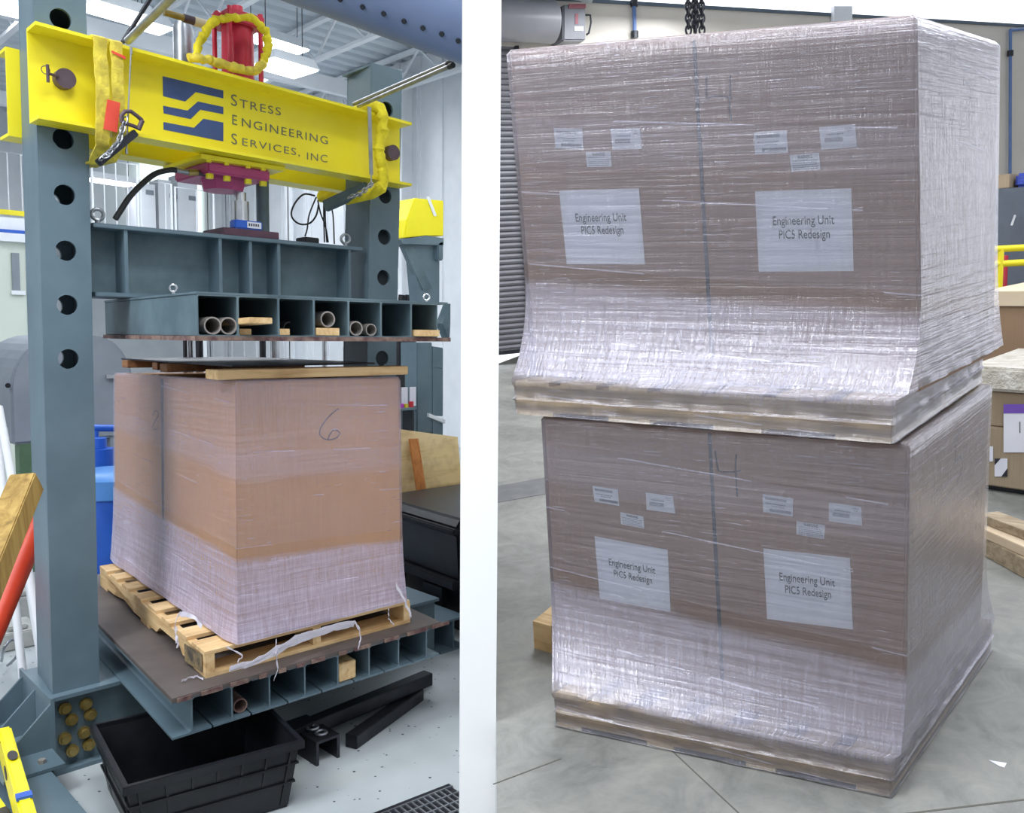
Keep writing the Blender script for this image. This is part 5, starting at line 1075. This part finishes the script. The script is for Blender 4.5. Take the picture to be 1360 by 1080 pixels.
# roller door: every slat is one strip of its curtain
zd0 = max(wallp(690, 469).z, .10)
mb = MB(); z = zd0+.06; hs = .082
while z < zdt:
    A = a0+nv*.05; Bq = dl+nv*.05; mb.add([Vector((p.x, p.y, 0))+Vector((0, 0, zz))-nv*o for zz, o in ((z, .0), (z+.012, .022), (z+hs*.5, .034), (z+hs-.012, .022), (z+hs, .0)) for p in (A, Bq)], [(0, 1, 3, 2), (2, 3, 5, 4), (4, 5, 7, 6), (6, 7, 9, 8)]); z += hs
curtain = struct('door_1', mb, SLATM, FW)
mb = MB(); p = a0+nv*.02; q2 = dl+nv*.02; mb.bar(Vector((p.x, p.y, zd0+.03)), Vector((q2.x, q2.y, zd0+.03)), .05, .06); o = struct('bottom_rail', mb, DARK, FW); o.parent = curtain; o.matrix_world = MW; del o['kind']
mb = MB(); p = dl-nv*.02; mb.bar(Vector((p.x, p.y, 0)), Vector((p.x, p.y, zdt)), .08, .05, up=tuple(dv)); o = struct('guide_rail', mb, DARK, FW); o.parent = curtain; o.matrix_world = MW; del o['kind']
# daylight outside under the door
mb = MB(); p = a0+nv*.24; q2 = dl+nv*.24; mb.poly([Vector((p.x, p.y, -.02)), Vector((q2.x, q2.y, -.02)), Vector((q2.x, q2.y, zd0+.5)), Vector((p.x, p.y, zd0+.5))], nv, .05); struct('window_daylight', mb, DAY, FW)
mb = MB(); mb.poly([a0+nv*.2+Vector((0, 0, -.01)), dl+nv*.2+Vector((0, 0, -.01)), dl+nv*1.3+Vector((0, 0, -.01)), a0+nv*1.3+Vector((0, 0, -.01))], (0, 0, -1), .1); struct('floor_apron', mb, FLOORR, FW)
# roller housing and operator
rr_ = (wallp(690, 6).z-wallp(690, 64).z)/2*.96; cz = (wallp(690, 6).z+wallp(690, 64).z)/2
pa_, pc_ = W.pl(654, 40, pb-nv*(rr_+.02), nv), W.pl(735, 40, pb-nv*(rr_+.02), nv); pa_.z = cz; pc_.z = cz
mb = MB(); mb.tube([pa_, pc_], rr_, 36); solo('roller_housing', mb, mat('roller_housing_paint', '#86868c', '#8e8e94', 2, .35), 'grey round housing of the roller door up at the left', 'roller housing', frame=FW, smooth=True)
po = W.pl(763, 30, pb-nv*.35, nv); T = Thing('door_operator', 'grey motor operator box with a red label beside the roller housing', 'motor', po, FW)
def obx(u0, v0, u1, v1, d0, d1, m, nm, par=None, **k):
    P = [W.pl(u, v, pb-nv*d0, nv) for u, v in ((u0, v1), (u1, v1), (u1, v0), (u0, v0))]; mb = MB(); mb.poly(P, nv, d0-d1); return T.part(nm, mb, m, par, **k)
OPG = mat('operator_grey', '#6b6c74', '#77787f', 4, .45)
bd = obx(748, 6, 778, 54, .45, .02, OPG, 'housing', bevel=.02); obx(756, 5, 778, 11, .47, .451, mat('dull_red_label', '#8a4a54', '#945560', 5, .5), 'label', bd); obx(763, 35, 775, 41, .458, .451, PAPER, 'sticker', bd); obx(764, 18, 768, 32, .458, .451, mat('dull_red_label_2', '#8a4a54', '#945560', 5, .5), 'wiring_mark', bd)
mb = MB(); c = lambda u, v: W.pl(u, v, pb-nv*.3, nv); mb.tube([c(778, 20), c(784, 20), c(785, 30), c(782, 44), c(779, 46)], .015, 8); T.part('cable', mb, DARK, smooth=True); mb = MB(); mb.tube([c(748, 50), c(742, 44), c(740, 38)], .012, 8); T.part('hook', mb, DARK, smooth=True)
def conduit(u0, v0, u1, v1, lab, r=.028, boxes=()):
    a, b = W.pl(u0, v0, pb-nv*.06, nv), W.pl(u1, v1, pb-nv*.06, nv); T = Thing('conduit', lab, 'conduit', min(a, b, key=lambda p: p.z), FW); mb = MB(); mb.tube([a, b], r, 10); T.part('pipe', mb, BLUEG, smooth=True)
    for v in boxes: c = lerp(a, b, (v-v0)/(v1-v0)); mb = MB(); mb.tube([c-Vector((0, 0, .05)), c+Vector((0, 0, .05))], r*1.9, 10); T.part('coupling', mb, DARK, smooth=True)
    return T
BLUEG = mat('blue_grey_conduit', '#5470a4', '#607cb0', 4, .4)
conduit(842, -6, 843, 50, 'blue-grey conduit on the cream wall above the stack', .03, (4, 46)); tc_ = conduit(1342, 40, 1341.5, 236, 'long blue conduit on the wall right of the stack', .028, (70,))
mb = MB(); mb.tube([W.pl(1342, 40, pb-nv*.06, nv), W.pl(1368, 38, pb-nv*.06, nv)], .028, 10); tc_.part('elbow_pipe', mb, BLUEG)
# crane chains in front of the wall
for i, u in enumerate((913.5, 922.5, 931.5)):
    a, b = W.D(u, -8, 6.0), W.D(u+1, 50, 6.0); chain([a, b], .036 if i != 1 else .030, .0068 if i != 1 else .008, .022, 'hoist_chain', ['dark hoist chain above the top crate, the left of three', 'dark hoist chain above the top crate, the middle and thickest', 'dark hoist chain above the top crate, the right of three'][i], DARK, 'hoist chains', FW)
# pale upper wall items
mb = MB(); P = [W.pl(u, v, pb-nv*.1, nv) for u, v in ((1108, 28), (1132, 28), (1132, 8), (1108, 8))]; mb.poly(P, nv, .08); solo('wall_box', mb, WHITEP, 'white box high on the wall behind the top crate', 'box', frame=FW)
# floor seams: saw cuts in the slab
SEAMF = mat('floor_joint', '#55554f', '#605f58', 5, .8)
def seam(a, b, wd=.012, m=SEAMF, nm='floor_joint', lift=.0015, th=.0012):
    A, B2 = W.Z(*a, 0), W.Z(*b, 0); d = (B2-A).normalized(); s_ = Vector((-d.y, d.x, 0))*wd/2; mb = MB(); mb.poly([A-s_, B2-s_, B2+s_, A+s_], (0, 0, 1), th); o = obj(nm, mb, m, None, FW); o['kind'] = 'structure'; return o
seam((893, 998), (985, 1084), .005); seam((655, 1042), (745, 1008), .005); seam((1180, 1084), (1364, 1062), .007)
A = [W.Z(*p, 0) for p in ((655, 647), (732, 633), (732, 655), (655, 669))]; mb = MB(); mb.poly([p+Vector((0, 0, .0005)) for p in A], (0, 0, 1), .002); o = obj('floor_channel', mb, mat('dark_floor_strip', '#5a5b5e', '#68696b', 8, .6), None, FW); o['kind'] = 'structure'
A = [W.Z(*p, .0) for p in ((1313, 1010), (1337, 1014), (1334, 1020), (1327, 1018))]; mb = MB(); mb.poly([p+Vector((0, 0, .0008)) for p in A], (0, 0, 1), .0006); solo('paper_scrap', mb, PAPER, 'small white scrap of paper on the concrete floor at the lower right', 'paper', frame=FW)

# ------------------------------------------------------------------ stack of two wrapped crates
s9 = .9
def sn(u, v, p): q = W.near(u, v, Vector((p[0]*s9, p[1]*s9, p[2]*s9+WCAM))); return q
fN, fL, fR = W.Z(1181, 1058, .002), W.Z(740, 964, .002), W.Z(1306, 876, .002)
bN, bL = sn(1190, 1012, (2.859, .724, -1.819)), sn(735, 922, (2.721, 2.038, -1.83))
hp_ = .135
pal1 = [fN, fR, fR+fL-fN, fL]
PW = wood('film_dimmed_pine', '#c9b48c', '#b8a07a', '#8f7a58', 0); PWs = wood('film_dimmed_pine_2', '#bfa67c', '#a8906a', '#7d6a50', 1)
# lower crate
cN = sn(1206, 590, (2.978, .729, -.70)); cL = W.near(722, 553, Vector((2.833*s9, 2.11*s9, -.69*s9+WCAM))); cR = sn(1315, 512, (4.275, .729, -.70))
cNb = W.pl(1200, 985, cN, Vector((cN.x, cN.y, 0)).normalized()); 
cNb = sn(1200, 985, (2.985, .728, -1.80))
def atz2(p, q, z): t = (z-p.z)/(q.z-p.z); return p+(q-p)*t
cLb = plane_pt(W, 742, 905, cN, cL, cNb); cRb = plane_pt(W, 1303, 825, cN, cR, cNb)
zb_ = hp_+.006; bot = [atz2(cN, cNb, zb_), atz2(cR, cRb, zb_), None, atz2(cL, cLb, zb_)]; bot[2] = bot[1]+bot[3]-bot[0]
def widen0(P4, B4, m=.03):
    B4 = [Vector((p.x, p.y, P4[0].z)) for p in B4]; e = (P4[1]-P4[0]); L_ = e.length; e = e/L_; n_ = max(L_, (B4[1]-P4[0]).dot(e)+m, (B4[2]-P4[0]).dot(e)+m); P4[1] = P4[0]+e*n_
    P4[2] = P4[1]+P4[3]-P4[0]
widen0(pal1, bot)
TP1 = pallet('wooden pallet on the concrete floor under the lower wrapped crate', FW, pal1, hp_, 7, 'nr', PW, PWs, notch=False)
top = [cN, cR, cR+cL-cN, cL]
for p in (cN, cR, cL): pass
LO = Load('wrapped_crate', 'lower film-wrapped brown carton with two paper signs, carrying another crate on top', FW, top, bot, CARDR, group='stacked wrapped crates')
# upper pallet
uN, uL, uR = sn(1186, 597, (2.935, .763, -.70)), sn(697, 548, (2.785, 2.197, -.69)), sn(1318, 500, (4.527, .763, -.70))
dz = max((t.z-u.z) for t, u in ((cN, uN), (cL, uL), (cR, uR)))
gap_ = .016
def raise_over(p, u, v):   # slide a corner along its own view ray until it clears the lower crate's top plane
    n = (cR-cN).cross(cL-cN).normalized(); n = n if n.z > 0 else -n; return W.pl(u, v, cN+n*gap_, n)
nT = (cR-cN).cross(cL-cN).normalized(); nT = nT if nT.z > 0 else -nT
def ontop(p, h): return p-nT*((p-cN).dot(nT))+nT*h
nf = Vector((LO.nl.x, LO.nl.y, 0)).normalized()*.045; u4 = [ontop(uN+nf, gap_), ontop(uR, gap_), None, ontop(uL+nf, gap_)]; u4[2] = u4[1]+u4[3]-u4[0]
hp2 = .125
u_pending = True
def pallet_tilt(label, P, h, up):
    N, R_, F, L = P; T = Thing('pallet', label, 'pallet', (N+R_+F+L)/4, FW)
    q = lambda s, t: (N*(1-s)+R_*s)*(1-t)+(L*(1-s)+F*s)*t
    def slab(s0, s1, t0, t1, z0, z1): mb = MB(); a = [q(s0, t0), q(s1, t0), q(s1, t1), q(s0, t1)]; mb.hexa([p+up*z0 for p in a]+[p+up*z1 for p in a]); return mb
    for i in range(7): t0 = i*(1-.11)/6; T.part('deck_board', slab(0, 1, t0, t0+.11, h-.016, h), PW)
    for s0 in (0, .48, .962): T.part('stringer', slab(s0, s0+.038, 0, 1, .016, h-.016), PWs)
    for i in range(4): t0 = i*(1-.12)/3; T.part('bottom_board', slab(0, 1, t0, t0+.12, 0, .016), PW)
    return T
# upper crate
k2 = 2.93/2.34*1.03
TN = sn(1215, 22, (2.34*k2, .573*k2, .52*k2)); TR2 = sn(1325, 57, (3.204*k2, .573*k2, .52*k2)); TL2 = sn(676, 68, (2.22*k2, 1.716*k2, .536*k2))
TNb = sn(1222, 520, (3.06, .742, -.53))
def hit(a, b, z_h): # point on line a-b at height z_h above the lower crate's top plane
    da_, db_ = (a-cN).dot(nT), (b-cN).dot(nT); t = (z_h-da_)/(db_-da_); return a+(b-a)*t
TLb = plane_pt(W, 705, 420, TN, TL2, TNb); TRb = plane_pt(W, 1320, 470, TN, TR2, TNb)
zh = hp2+gap_+.004; bot2 = [hit(TN, TNb, zh), hit(TR2, TRb, zh), None, hit(TL2, TLb, zh)]; bot2[2] = bot2[1]+bot2[3]-bot2[0]
def widen(P4, B4, m=.03):     # the pallet reaches at least as far back as the carton it carries
    e = (P4[1]-P4[0]); L_ = e.length; e = e/L_; n_ = (B4[1]-P4[0]).dot(e)+m*4; P4[1] = P4[0]+e*n_
    g = (P4[3]-P4[0]); K_ = g.length; g = g/K_; n_ = max(K_, (B4[3]-P4[0]).dot(g)+m*.3); P4[3] = P4[0]+g*n_; P4[2] = P4[1]+P4[3]-P4[0]
widen(u4, bot2)
pallet_tilt('wooden pallet wrapped in film between the two stacked crates', u4, hp2, nT)
UP = Load('wrapped_crate', 'upper film-wrapped brown carton with two paper signs, topmost of the stack', FW, [TN, TR2, TR2+TL2-TN, TL2], bot2, CARDR, group='stacked wrapped crates')
STICK = mat('white_sticker', '#cfd1de', '#d8dae4', 5, .55)
def dress(Ld, signs, stickers, warn, four, five, seam_):
    fr = W
    for q in signs:      # bottom-left, bottom-right, top-right, top-left
        P = [Ld.on(fr, u, v, 'l', .0012) for u, v in q]; mb = MB(); mb.poly(P, Ld.nl, .0012); sg = Ld.T.part('paper_sign', mb, PAPER, Ld.body)
        P = [p+Ld.nl*.0014 for p in P]; mb = MB(); text_on(mb, 'Engineering Unit', P, .18, .545, .82, .69, Ld.nl, .0004, 1.0, (-.2, .73)); text_on(mb, 'PIC5 Redesign', P, .24, .375, .77, .52, Ld.nl, .0004, 1.0, (-.2, .73)); bold(mb); mb.v = mb.v; o = Ld.T.part('sign_text', mb, PRINT, Ld.body, 'black words Engineering Unit, PIC5 Redesign')
    for q, kind in stickers:
        P = [Ld.on(fr, u, v, 'l', .0012) for u, v in q]; mb = MB(); mb.poly(P, Ld.nl, .0008); Ld.T.part('sticker', mb, STICK, Ld.body); mb = MB()
        def strip(s0, s1, t0, t1): a = [qp(P, s, t, Ld.nl, .0010) for s, t in ((s0, t0), (s1, t0), (s1, t1), (s0, t1))]; mb.poly(a, Ld.nl, .0004)
        def code(s0, s1, t0, t1):
            s = s0
            while s < s1: w_ = random.choice((.006, .010, .014)); strip(s, min(s+w_, s1), t0, t1); s += w_+.006
        def words(s0, s1, t0, t1):
            s = s0
            while s < s1: w_ = random.uniform(.02, .06); strip(s, min(s+w_, s1), t0, t1); s += w_+.02
        if kind == 'a': code(.08, .78, .72, .86); words(.1, .75, .50, .56); words(.3, .7, .38, .43); code(.22, .95, .10, .26)
        else: words(.18, .66, .60, .67); code(.12, .64, .30, .50); words(.72, .92, .82, .87); words(.78, .9, .72, .76)
        Ld.T.part('sticker_print', mb, LINES, Ld.body)
    for q in warn:
        P = [Ld.on(fr, u, v, 'l', .0012) for u, v in q]; mb = MB(); mb.poly(P, Ld.nl, .0008); Ld.T.part('sticker', mb, STICK, Ld.body); P = [p+Ld.nl*.001 for p in P]; mb = MB(); text_on(mb, 'WARNING', P, .26, .72, .76, .92, Ld.nl, .0003, 1.0, (0, .7)); bold(mb)
        Ld.T.part('sticker_text', mb, PRINT, Ld.body, 'the word WARNING'); mb = MB()
        for t0 in (.58, .45, .32, .19, .08):
            s = .08
            while s < .9: w_ = random.uniform(.03, .08); a = [qp(P, x, y, Ld.nl, 0) for x, y in ((s, t0), (s+w_, t0), (s+w_, t0+.05), (s, t0+.05))]; mb.poly(a, Ld.nl, .0004); s += w_+.025
        Ld.T.part('sticker_print', mb, LINES, Ld.body)
    for st in four: Ld.stroke(fr, st, 'l', 'handwritten_mark', PEN, .0055, label='handwritten number 4', smooth=True)
    for st in five: Ld.stroke(fr, st, 'r', 'handwritten_mark', PEN, .0055, label='handwritten number 5')
    a = [Ld.on(fr, u, v, 'l', .0005) for u, v in seam_]; mb = MB(); mb.poly(a, Ld.nl, .0008); Ld.T.part('seam', mb, SEAMB, Ld.body)
def bold(mb, d=.0011):
    vs = list(mb.v); fs = list(mb.f); b0 = len(vs)
    for o in (Vector((.6, .8, 0))*d*2, Vector((0, 0, 1))*d):
        b = len(mb.v); mb.v += [v+o for v in vs]; mb.f += [tuple(b+i for i in f) for f in fs]
dress(UP, [((753, 351), (857, 351), (849, 250), (743, 253)), ((1008, 361), (1134, 360), (1131, 250), (1003, 254))],
      [(((738, 197), (775, 199), (774, 171), (736, 170)), 'a'), (((814, 199), (853, 198), (850, 170), (811, 171)), 'b'), (((1003, 205), (1047, 203), (1045, 173), (1001, 176)), 'a'), (((1091, 199), (1138, 195), (1136, 165), (1088, 169)), 'b')],
      [((780, 222), (813, 221), (811, 201), (778, 202)), ((1051, 228), (1090, 225), (1088, 203), (1049, 206))],
      [[(938, 101), (938, 116), (939, 130), (946, 128), (960, 128), (973, 131)], [(970, 100), (970, 120), (969, 140), (971, 161)]],
      [[(1289, 90), (1281, 94), (1280, 104), (1279, 112), (1284, 110), (1288, 118), (1288, 132), (1285, 142), (1281, 144)]],
      [(943, 475), (948, 475), (924, 54), (919.5, 54)])
dress(LO, [((797, 795), (891, 813), (887, 730), (790, 712)), ((1019, 822), (1133, 836), (1129, 741), (1014, 728))],
      [(((790, 666), (823, 672), (821, 650), (787, 645)), 'a'), (((859, 677), (897, 682), (894, 659), (858, 654)), 'b'), (((1014, 680), (1053, 686), (1054, 662), (1013, 656)), 'a'), (((1101, 692), (1145, 698), (1144, 673), (1101, 667)), 'b')],
      [((825, 696), (856, 702), (855, 686), (824, 680)), ((1058, 710), (1095, 716), (1096, 697), (1058, 692))],
      [[(950, 599), (952, 614), (956, 626), (970, 627), (984, 625)], [(978, 603), (977, 622), (978, 642), (979, 660)]],
      [[(1276, 572), (1268, 585), (1269, 600), (1268, 612), (1274, 606), (1278, 616), (1276, 628), (1270, 640)]],
      [(957, 905), (962, 905), (944.5, 575), (940, 575)])
# film over crate and pallet: follows the carton, flares out to the pallet, tucks under it
def edges(Ld, pal_top, pal_bot, t_flare, tucked):
    tp, bt = Ld.t, Ld.b; L = [([p+z_*.006 for p in inset(tp, .07)], 0, .003), ([p+z_*.005 for p in inset(tp, .01)], .002, .001)]
    for t in (.01, .06, .15, .25, .35, .45, .55, t_flare): L.append((ringat(tp, bt, t), .009, .0018))
    D = []
    for i, (p, q) in enumerate(zip(pal_top, bt)):
        d = p-q
        if i < 2 and d.dot(Ld.nr) < 0: d = d-Ld.nr*d.dot(Ld.nr)
        D.append(d)
    for k in (.15, .3, .45, .58, .7, .8, .88, .95): L.append(([q+d*k**2.4 for q, d in zip(ringat(tp, bt, t_flare+(1-t_flare)*k), D)], .009+.004*k, .007*k))
    L.append((pal_top, .014, .003))
    for t, o in ((.12, .013), (.2, .006), (.5, .005), (.56, .014), (.62, .005), (.92, .004), (1, .011)): L.append((ringat(pal_top, pal_bot, t), o, .002))
    if tucked: L.append((inset([p-nT*.002 for p in pal_bot], .05), 0, .001))
    return L
ptU, pbU = [p+nT*(hp2+.004) for p in u4], [p+nT*.003 for p in u4]
UP.film(edges(UP, ptU, pbU, .66, False), FILMR, seg=40)
pt1, pb1 = [p+z_*(hp_+.004) for p in pal1], [p+z_*.004 for p in pal1]
LO.film(edges(LO, pt1, pb1, .66, False), FILMR, seg=40)

# ------------------------------------------------------------------ things at the right edge of the warehouse
def wbox(T, nm, pxy, d0, size, z0, z1, m, **k):
    mb = MB(); mb.hexa([(pxy[0]+a*size[0], pxy[1]+b*size[1], z) for z in (z0, z1) for a, b in ((0, 0), (1, 0), (1, 1), (0, 1))]); return T.part(nm, mb, m, **k)
# wrapped stack of boxes on a pallet
def wz(u, v, d): return W.D(u, v, d)
p1 = W.Z(1326, 652, .001)
zt_b = W.near(1310, 482, p1+Vector((0, 0, 1))).z
dS = math.hypot(p1.x, p1.y)
zc1, zc0_ = W.D(1330, 487, dS).z, W.D(1330, 645, dS).z
x0, y0 = W.D(1312, 560, dS).x, W.D(1312, 560, dS).y
T = Thing('wrapped_boxes', 'film-wrapped brown boxes with purple-topped labels behind the stack at the right edge', 'boxes', (x0+.5, y0-.5, zc0_), FW)
ax = Vector((math.cos(math.radians(-8)), math.sin(math.radians(-8)), 0)); ay = Vector((math.sin(math.radians(-8)), -math.cos(math.radians(-8)), 0))*1.0; O = Vector((x0, y0, 0))+Vector((0, .12, 0))
def ob(s0, s1, t0, t1, z0, z1): mb = MB(); a = [O+ax*s0+ay*t0, O+ax*s1+ay*t0, O+ax*s1+ay*t1, O+ax*s0+ay*t1]; mb.hexa([Vector((p.x, p.y, z0)) for p in a]+[Vector((p.x, p.y, z1)) for p in a]); return mb
BOXM = card('wrapped_box_card', '#8d7c66', '#a4937c'); dzb = (zc1-zc0_)
T.part('carton', ob(0, 1.0, 0, .95, zc0_, zc0_+dzb*.50), BOXM, bevel=.008); T.part('carton', ob(.02, .98, .03, .93, zc0_+dzb*.5+.002, zc0_+dzb*.80), BOXM, bevel=.008); T.part('wrapped_top', ob(-.02, 1.0, -.02, .95, zc0_+dzb*.80+.002, zc1), mat('crumpled_film', '#b9b2a4', '#dcd8d0', 9, .3, bump=.8, bdist=.03), bevel=.02)
# labels face the camera side (the side of constant s=0)
def lab_on(u0, v0, u1, v1, m, nm, off=.004, z=None):
    n = -ax; c = O; P = [W.pl(u, v, c+n*off, ax) for u, v in ((u0, v1), (u1, v1), (u1, v0), (u0, v0))]; mb = MB(); mb.poly(P, -ax, .002); return T.part(nm, mb, m)
PUR = mat('purple_label', '#6a48a8', '#7656b4', 4, .5)
lab_on(1333, 548, 1364, 601, PAPER, 'label'); lab_on(1333, 537, 1364, 549, PUR, 'label_band', .007); lab_on(1354, 560, 1355, 575, PRINT, 'label_print', .007)
lab_on(1314, 593, 1319, 613, PAPER, 'label'); lab_on(1321, 609, 1338, 633, PAPER, 'label', .006); 
mb = MB(); P = [W.pl(u, v, O-ax*.009, ax) for u, v in ((1321, 618), (1321, 609), (1329, 609))]; mb.poly(P, -ax, .001); T.part('label_print', mb, PRINT); mb = MB(); P = [W.pl(u, v, O-ax*.009, ax) for u, v in ((1338, 622), (1338, 633), (1330, 633))]; mb.poly(P, -ax, .001); T.part('label_print', mb, PRINT)
mb = ob(.05, .95, .05, .9, zc0_-.12, zc0_-.002); T2 = Thing('cart_deck', 'dark low cart carrying the wrapped boxes at the right edge', 'cart', (x0+.5, y0-.5, 0), FW); T2.part('deck', mb, DARK)
for s in (.1, .85):
    for t in (.1, .8): T2.part('leg', ob(s, s+.06, t, t+.06, .001, zc0_-.121), DARK)
# pale panels on timber at floor
def flat(pxs, z0, th, m, nm, lab, cat, leg=None):
    P = [W.Z(u, v, z0) for u, v in pxs]; mb = MB(); mb.poly(P, (0, 0, 1), th); return solo(nm, mb, m, lab, cat, frame=FW)
def slab_at(pa, pb_, z0, th, wd, m, nm, lab, cat, off=0.0):
    A, Bq = W.Z(*pa, z0), W.Z(*pb_, z0); e = (Bq-A).normalized(); sd = Vector((-e.y, e.x, 0)); sd = sd if sd.x > 0 else -sd
    mb = MB(); mb.poly([A+sd*off, Bq+sd*off, Bq+sd*(off+wd), A+sd*(off+wd)], (0, 0, 1), th); return solo(nm, mb, m, lab, cat, frame=FW, bevel=.003)
slab_at((1306, 738), (1372, 775), .001, .099, 1.0, WOODG, 'timber_bearer', 'thick grey timber on the floor under the beige board', 'timber')
slab_at((1300, 712), (1372, 745), .101, .05, 1.15, mat('beige_board', '#cdb89c', '#d8c4a8', 3, .6), 'beige_panel', 'beige board lying on thick grey timber at the right edge', 'panel')
slab_at((1300, 694), (1372, 722), .152, .05, .12, WOODG, 'edge_batten', 'narrow grey batten lying on the beige board', 'batten', .0)
# desk-like carton, railing, shelving
dC = dS+1.6
zt_c, zb_c = W.D(1340, 386, dC).z, 0.001
O = Vector((W.D(1306, 430, dC).x, W.D(1306, 430, dC).y, 0))
T = Thing('tall_carton', 'big plain brown carton with a pale rim, behind the wrapped boxes at the right', 'carton', O+ax*.5+ay*.5, FW); T.part('body', ob(0, 1.3, 0, 1.2, zb_c, zt_c-.12), card('plain_carton', '#8a7058', '#977c62'), bevel=.006); T.part('rim', ob(-.03, 1.33, -.03, 1.23, zt_c-.119, zt_c), mat('pale_rim', '#cbb89c', '#d4c2a8', 3, .6), bevel=.004)
mb = MB(); P = [W.pl(u, v, O-ax*.004, ax) for u, v in ((1347, 405), (1366, 405), (1366, 390), (1347, 390))]; P = [W.pl(u, v, O-ax*.004, ax) for u, v in ((1347, 403), (1366, 403), (1366, 389), (1347, 389))]; mb.poly(P, -ax, .002); T.part('label', mb, STICK)
dR = dC+2.2; zr_b, zr_t = W.D(1330, 385, dR).z, W.D(1330, 331, dR).z
T = Thing('safety_railing', 'yellow safety railing behind the big carton at the right edge', 'railing', W.D(1330, 385, dR).xy.to_3d(), FW)
a, b = W.D(1300, 331, dR), W.D(1380, 331, dR+.3)
for z in (zr_t, W.D(1330, 351, dR).z): mb = MB(); mb.tube([(a.x, a.y, z), (b.x, b.y, z)], .035, 10); T.part('rail', mb, YEL, smooth=True)
for k in (.0, .36, 1): c = lerp(a, b, k); mb = MB(); mb.tube([(c.x, c.y, 0), (c.x, c.y, zr_t)], .035, 10); T.part('post', mb, YEL, smooth=True)
dK = dR+1.5; a = W.D(1310, 300, dK); zt_k = W.D(1340, 250, dK).z
O = Vector((a.x, a.y, 0))
T = Thing('storage_cabinet', 'dark blue-grey cabinet against the far wall at the right edge', 'cabinet', O, FW); T.part('body', ob(0, 2.0, 0, 2.0, .001, zt_k), mat('dark_cabinet_paint', '#4a525e', '#545c68', 3, .5), bevel=.01)
mb = MB(); P = [W.pl(u, v, O-ax*.004, ax) for u, v in ((1342, 299), (1345, 300), (1350, 286), (1347, 285))]; mb.poly(P, -ax, .003); T.part('handle', mb, CHROME)
T = Thing('blue_tarp', 'folded blue tarp on top of the dark cabinet', 'tarp', O+Vector((.3, -.3, zt_k)), FW); T.part('fabric', ob(.1, 1.8, .25, 1.9, zt_k+.002, zt_k+.16), mat('blue_tarp_cloth', '#3446a0', '#4054b4', 12, .7, bump=.6, bdist=.02), bevel=.03)
T = Thing('carton_box', 'small brown carton beside the blue tarp on the cabinet', 'carton', O+Vector((.1, 0, zt_k)), FW); T.part('body', ob(.02, .4, .0, .22, zt_k+.002, zt_k+.16), BOXM, bevel=.006)
mb = MB(); c = W.D(1322, 352, dR+.6); mb.tube([(c.x, c.y, .001), (c.x, c.y, W.D(1322, 340, dR+.6).z)], .12, 16); solo('red_cylinder', mb, RED, 'red cylinder standing behind the yellow railing', 'cylinder', frame=FW, smooth=True)
# wood block seen behind the lower left edge
c = W.Z(737, 866, .001); mb = MB(); mb.hexa([c+Vector(q) for q in ((-.02, .0, 0), (.4, .06, 0), (.4, .16, 0), (-.02, .10, 0), (-.02, 0, .13), (.4, .06, .13), (.4, .16, .13), (-.02, .10, .13))]); solo('wood_block', mb, WOODY, 'pale wood block on the floor behind the lower left edge of the stack', 'wood block', frame=FW)
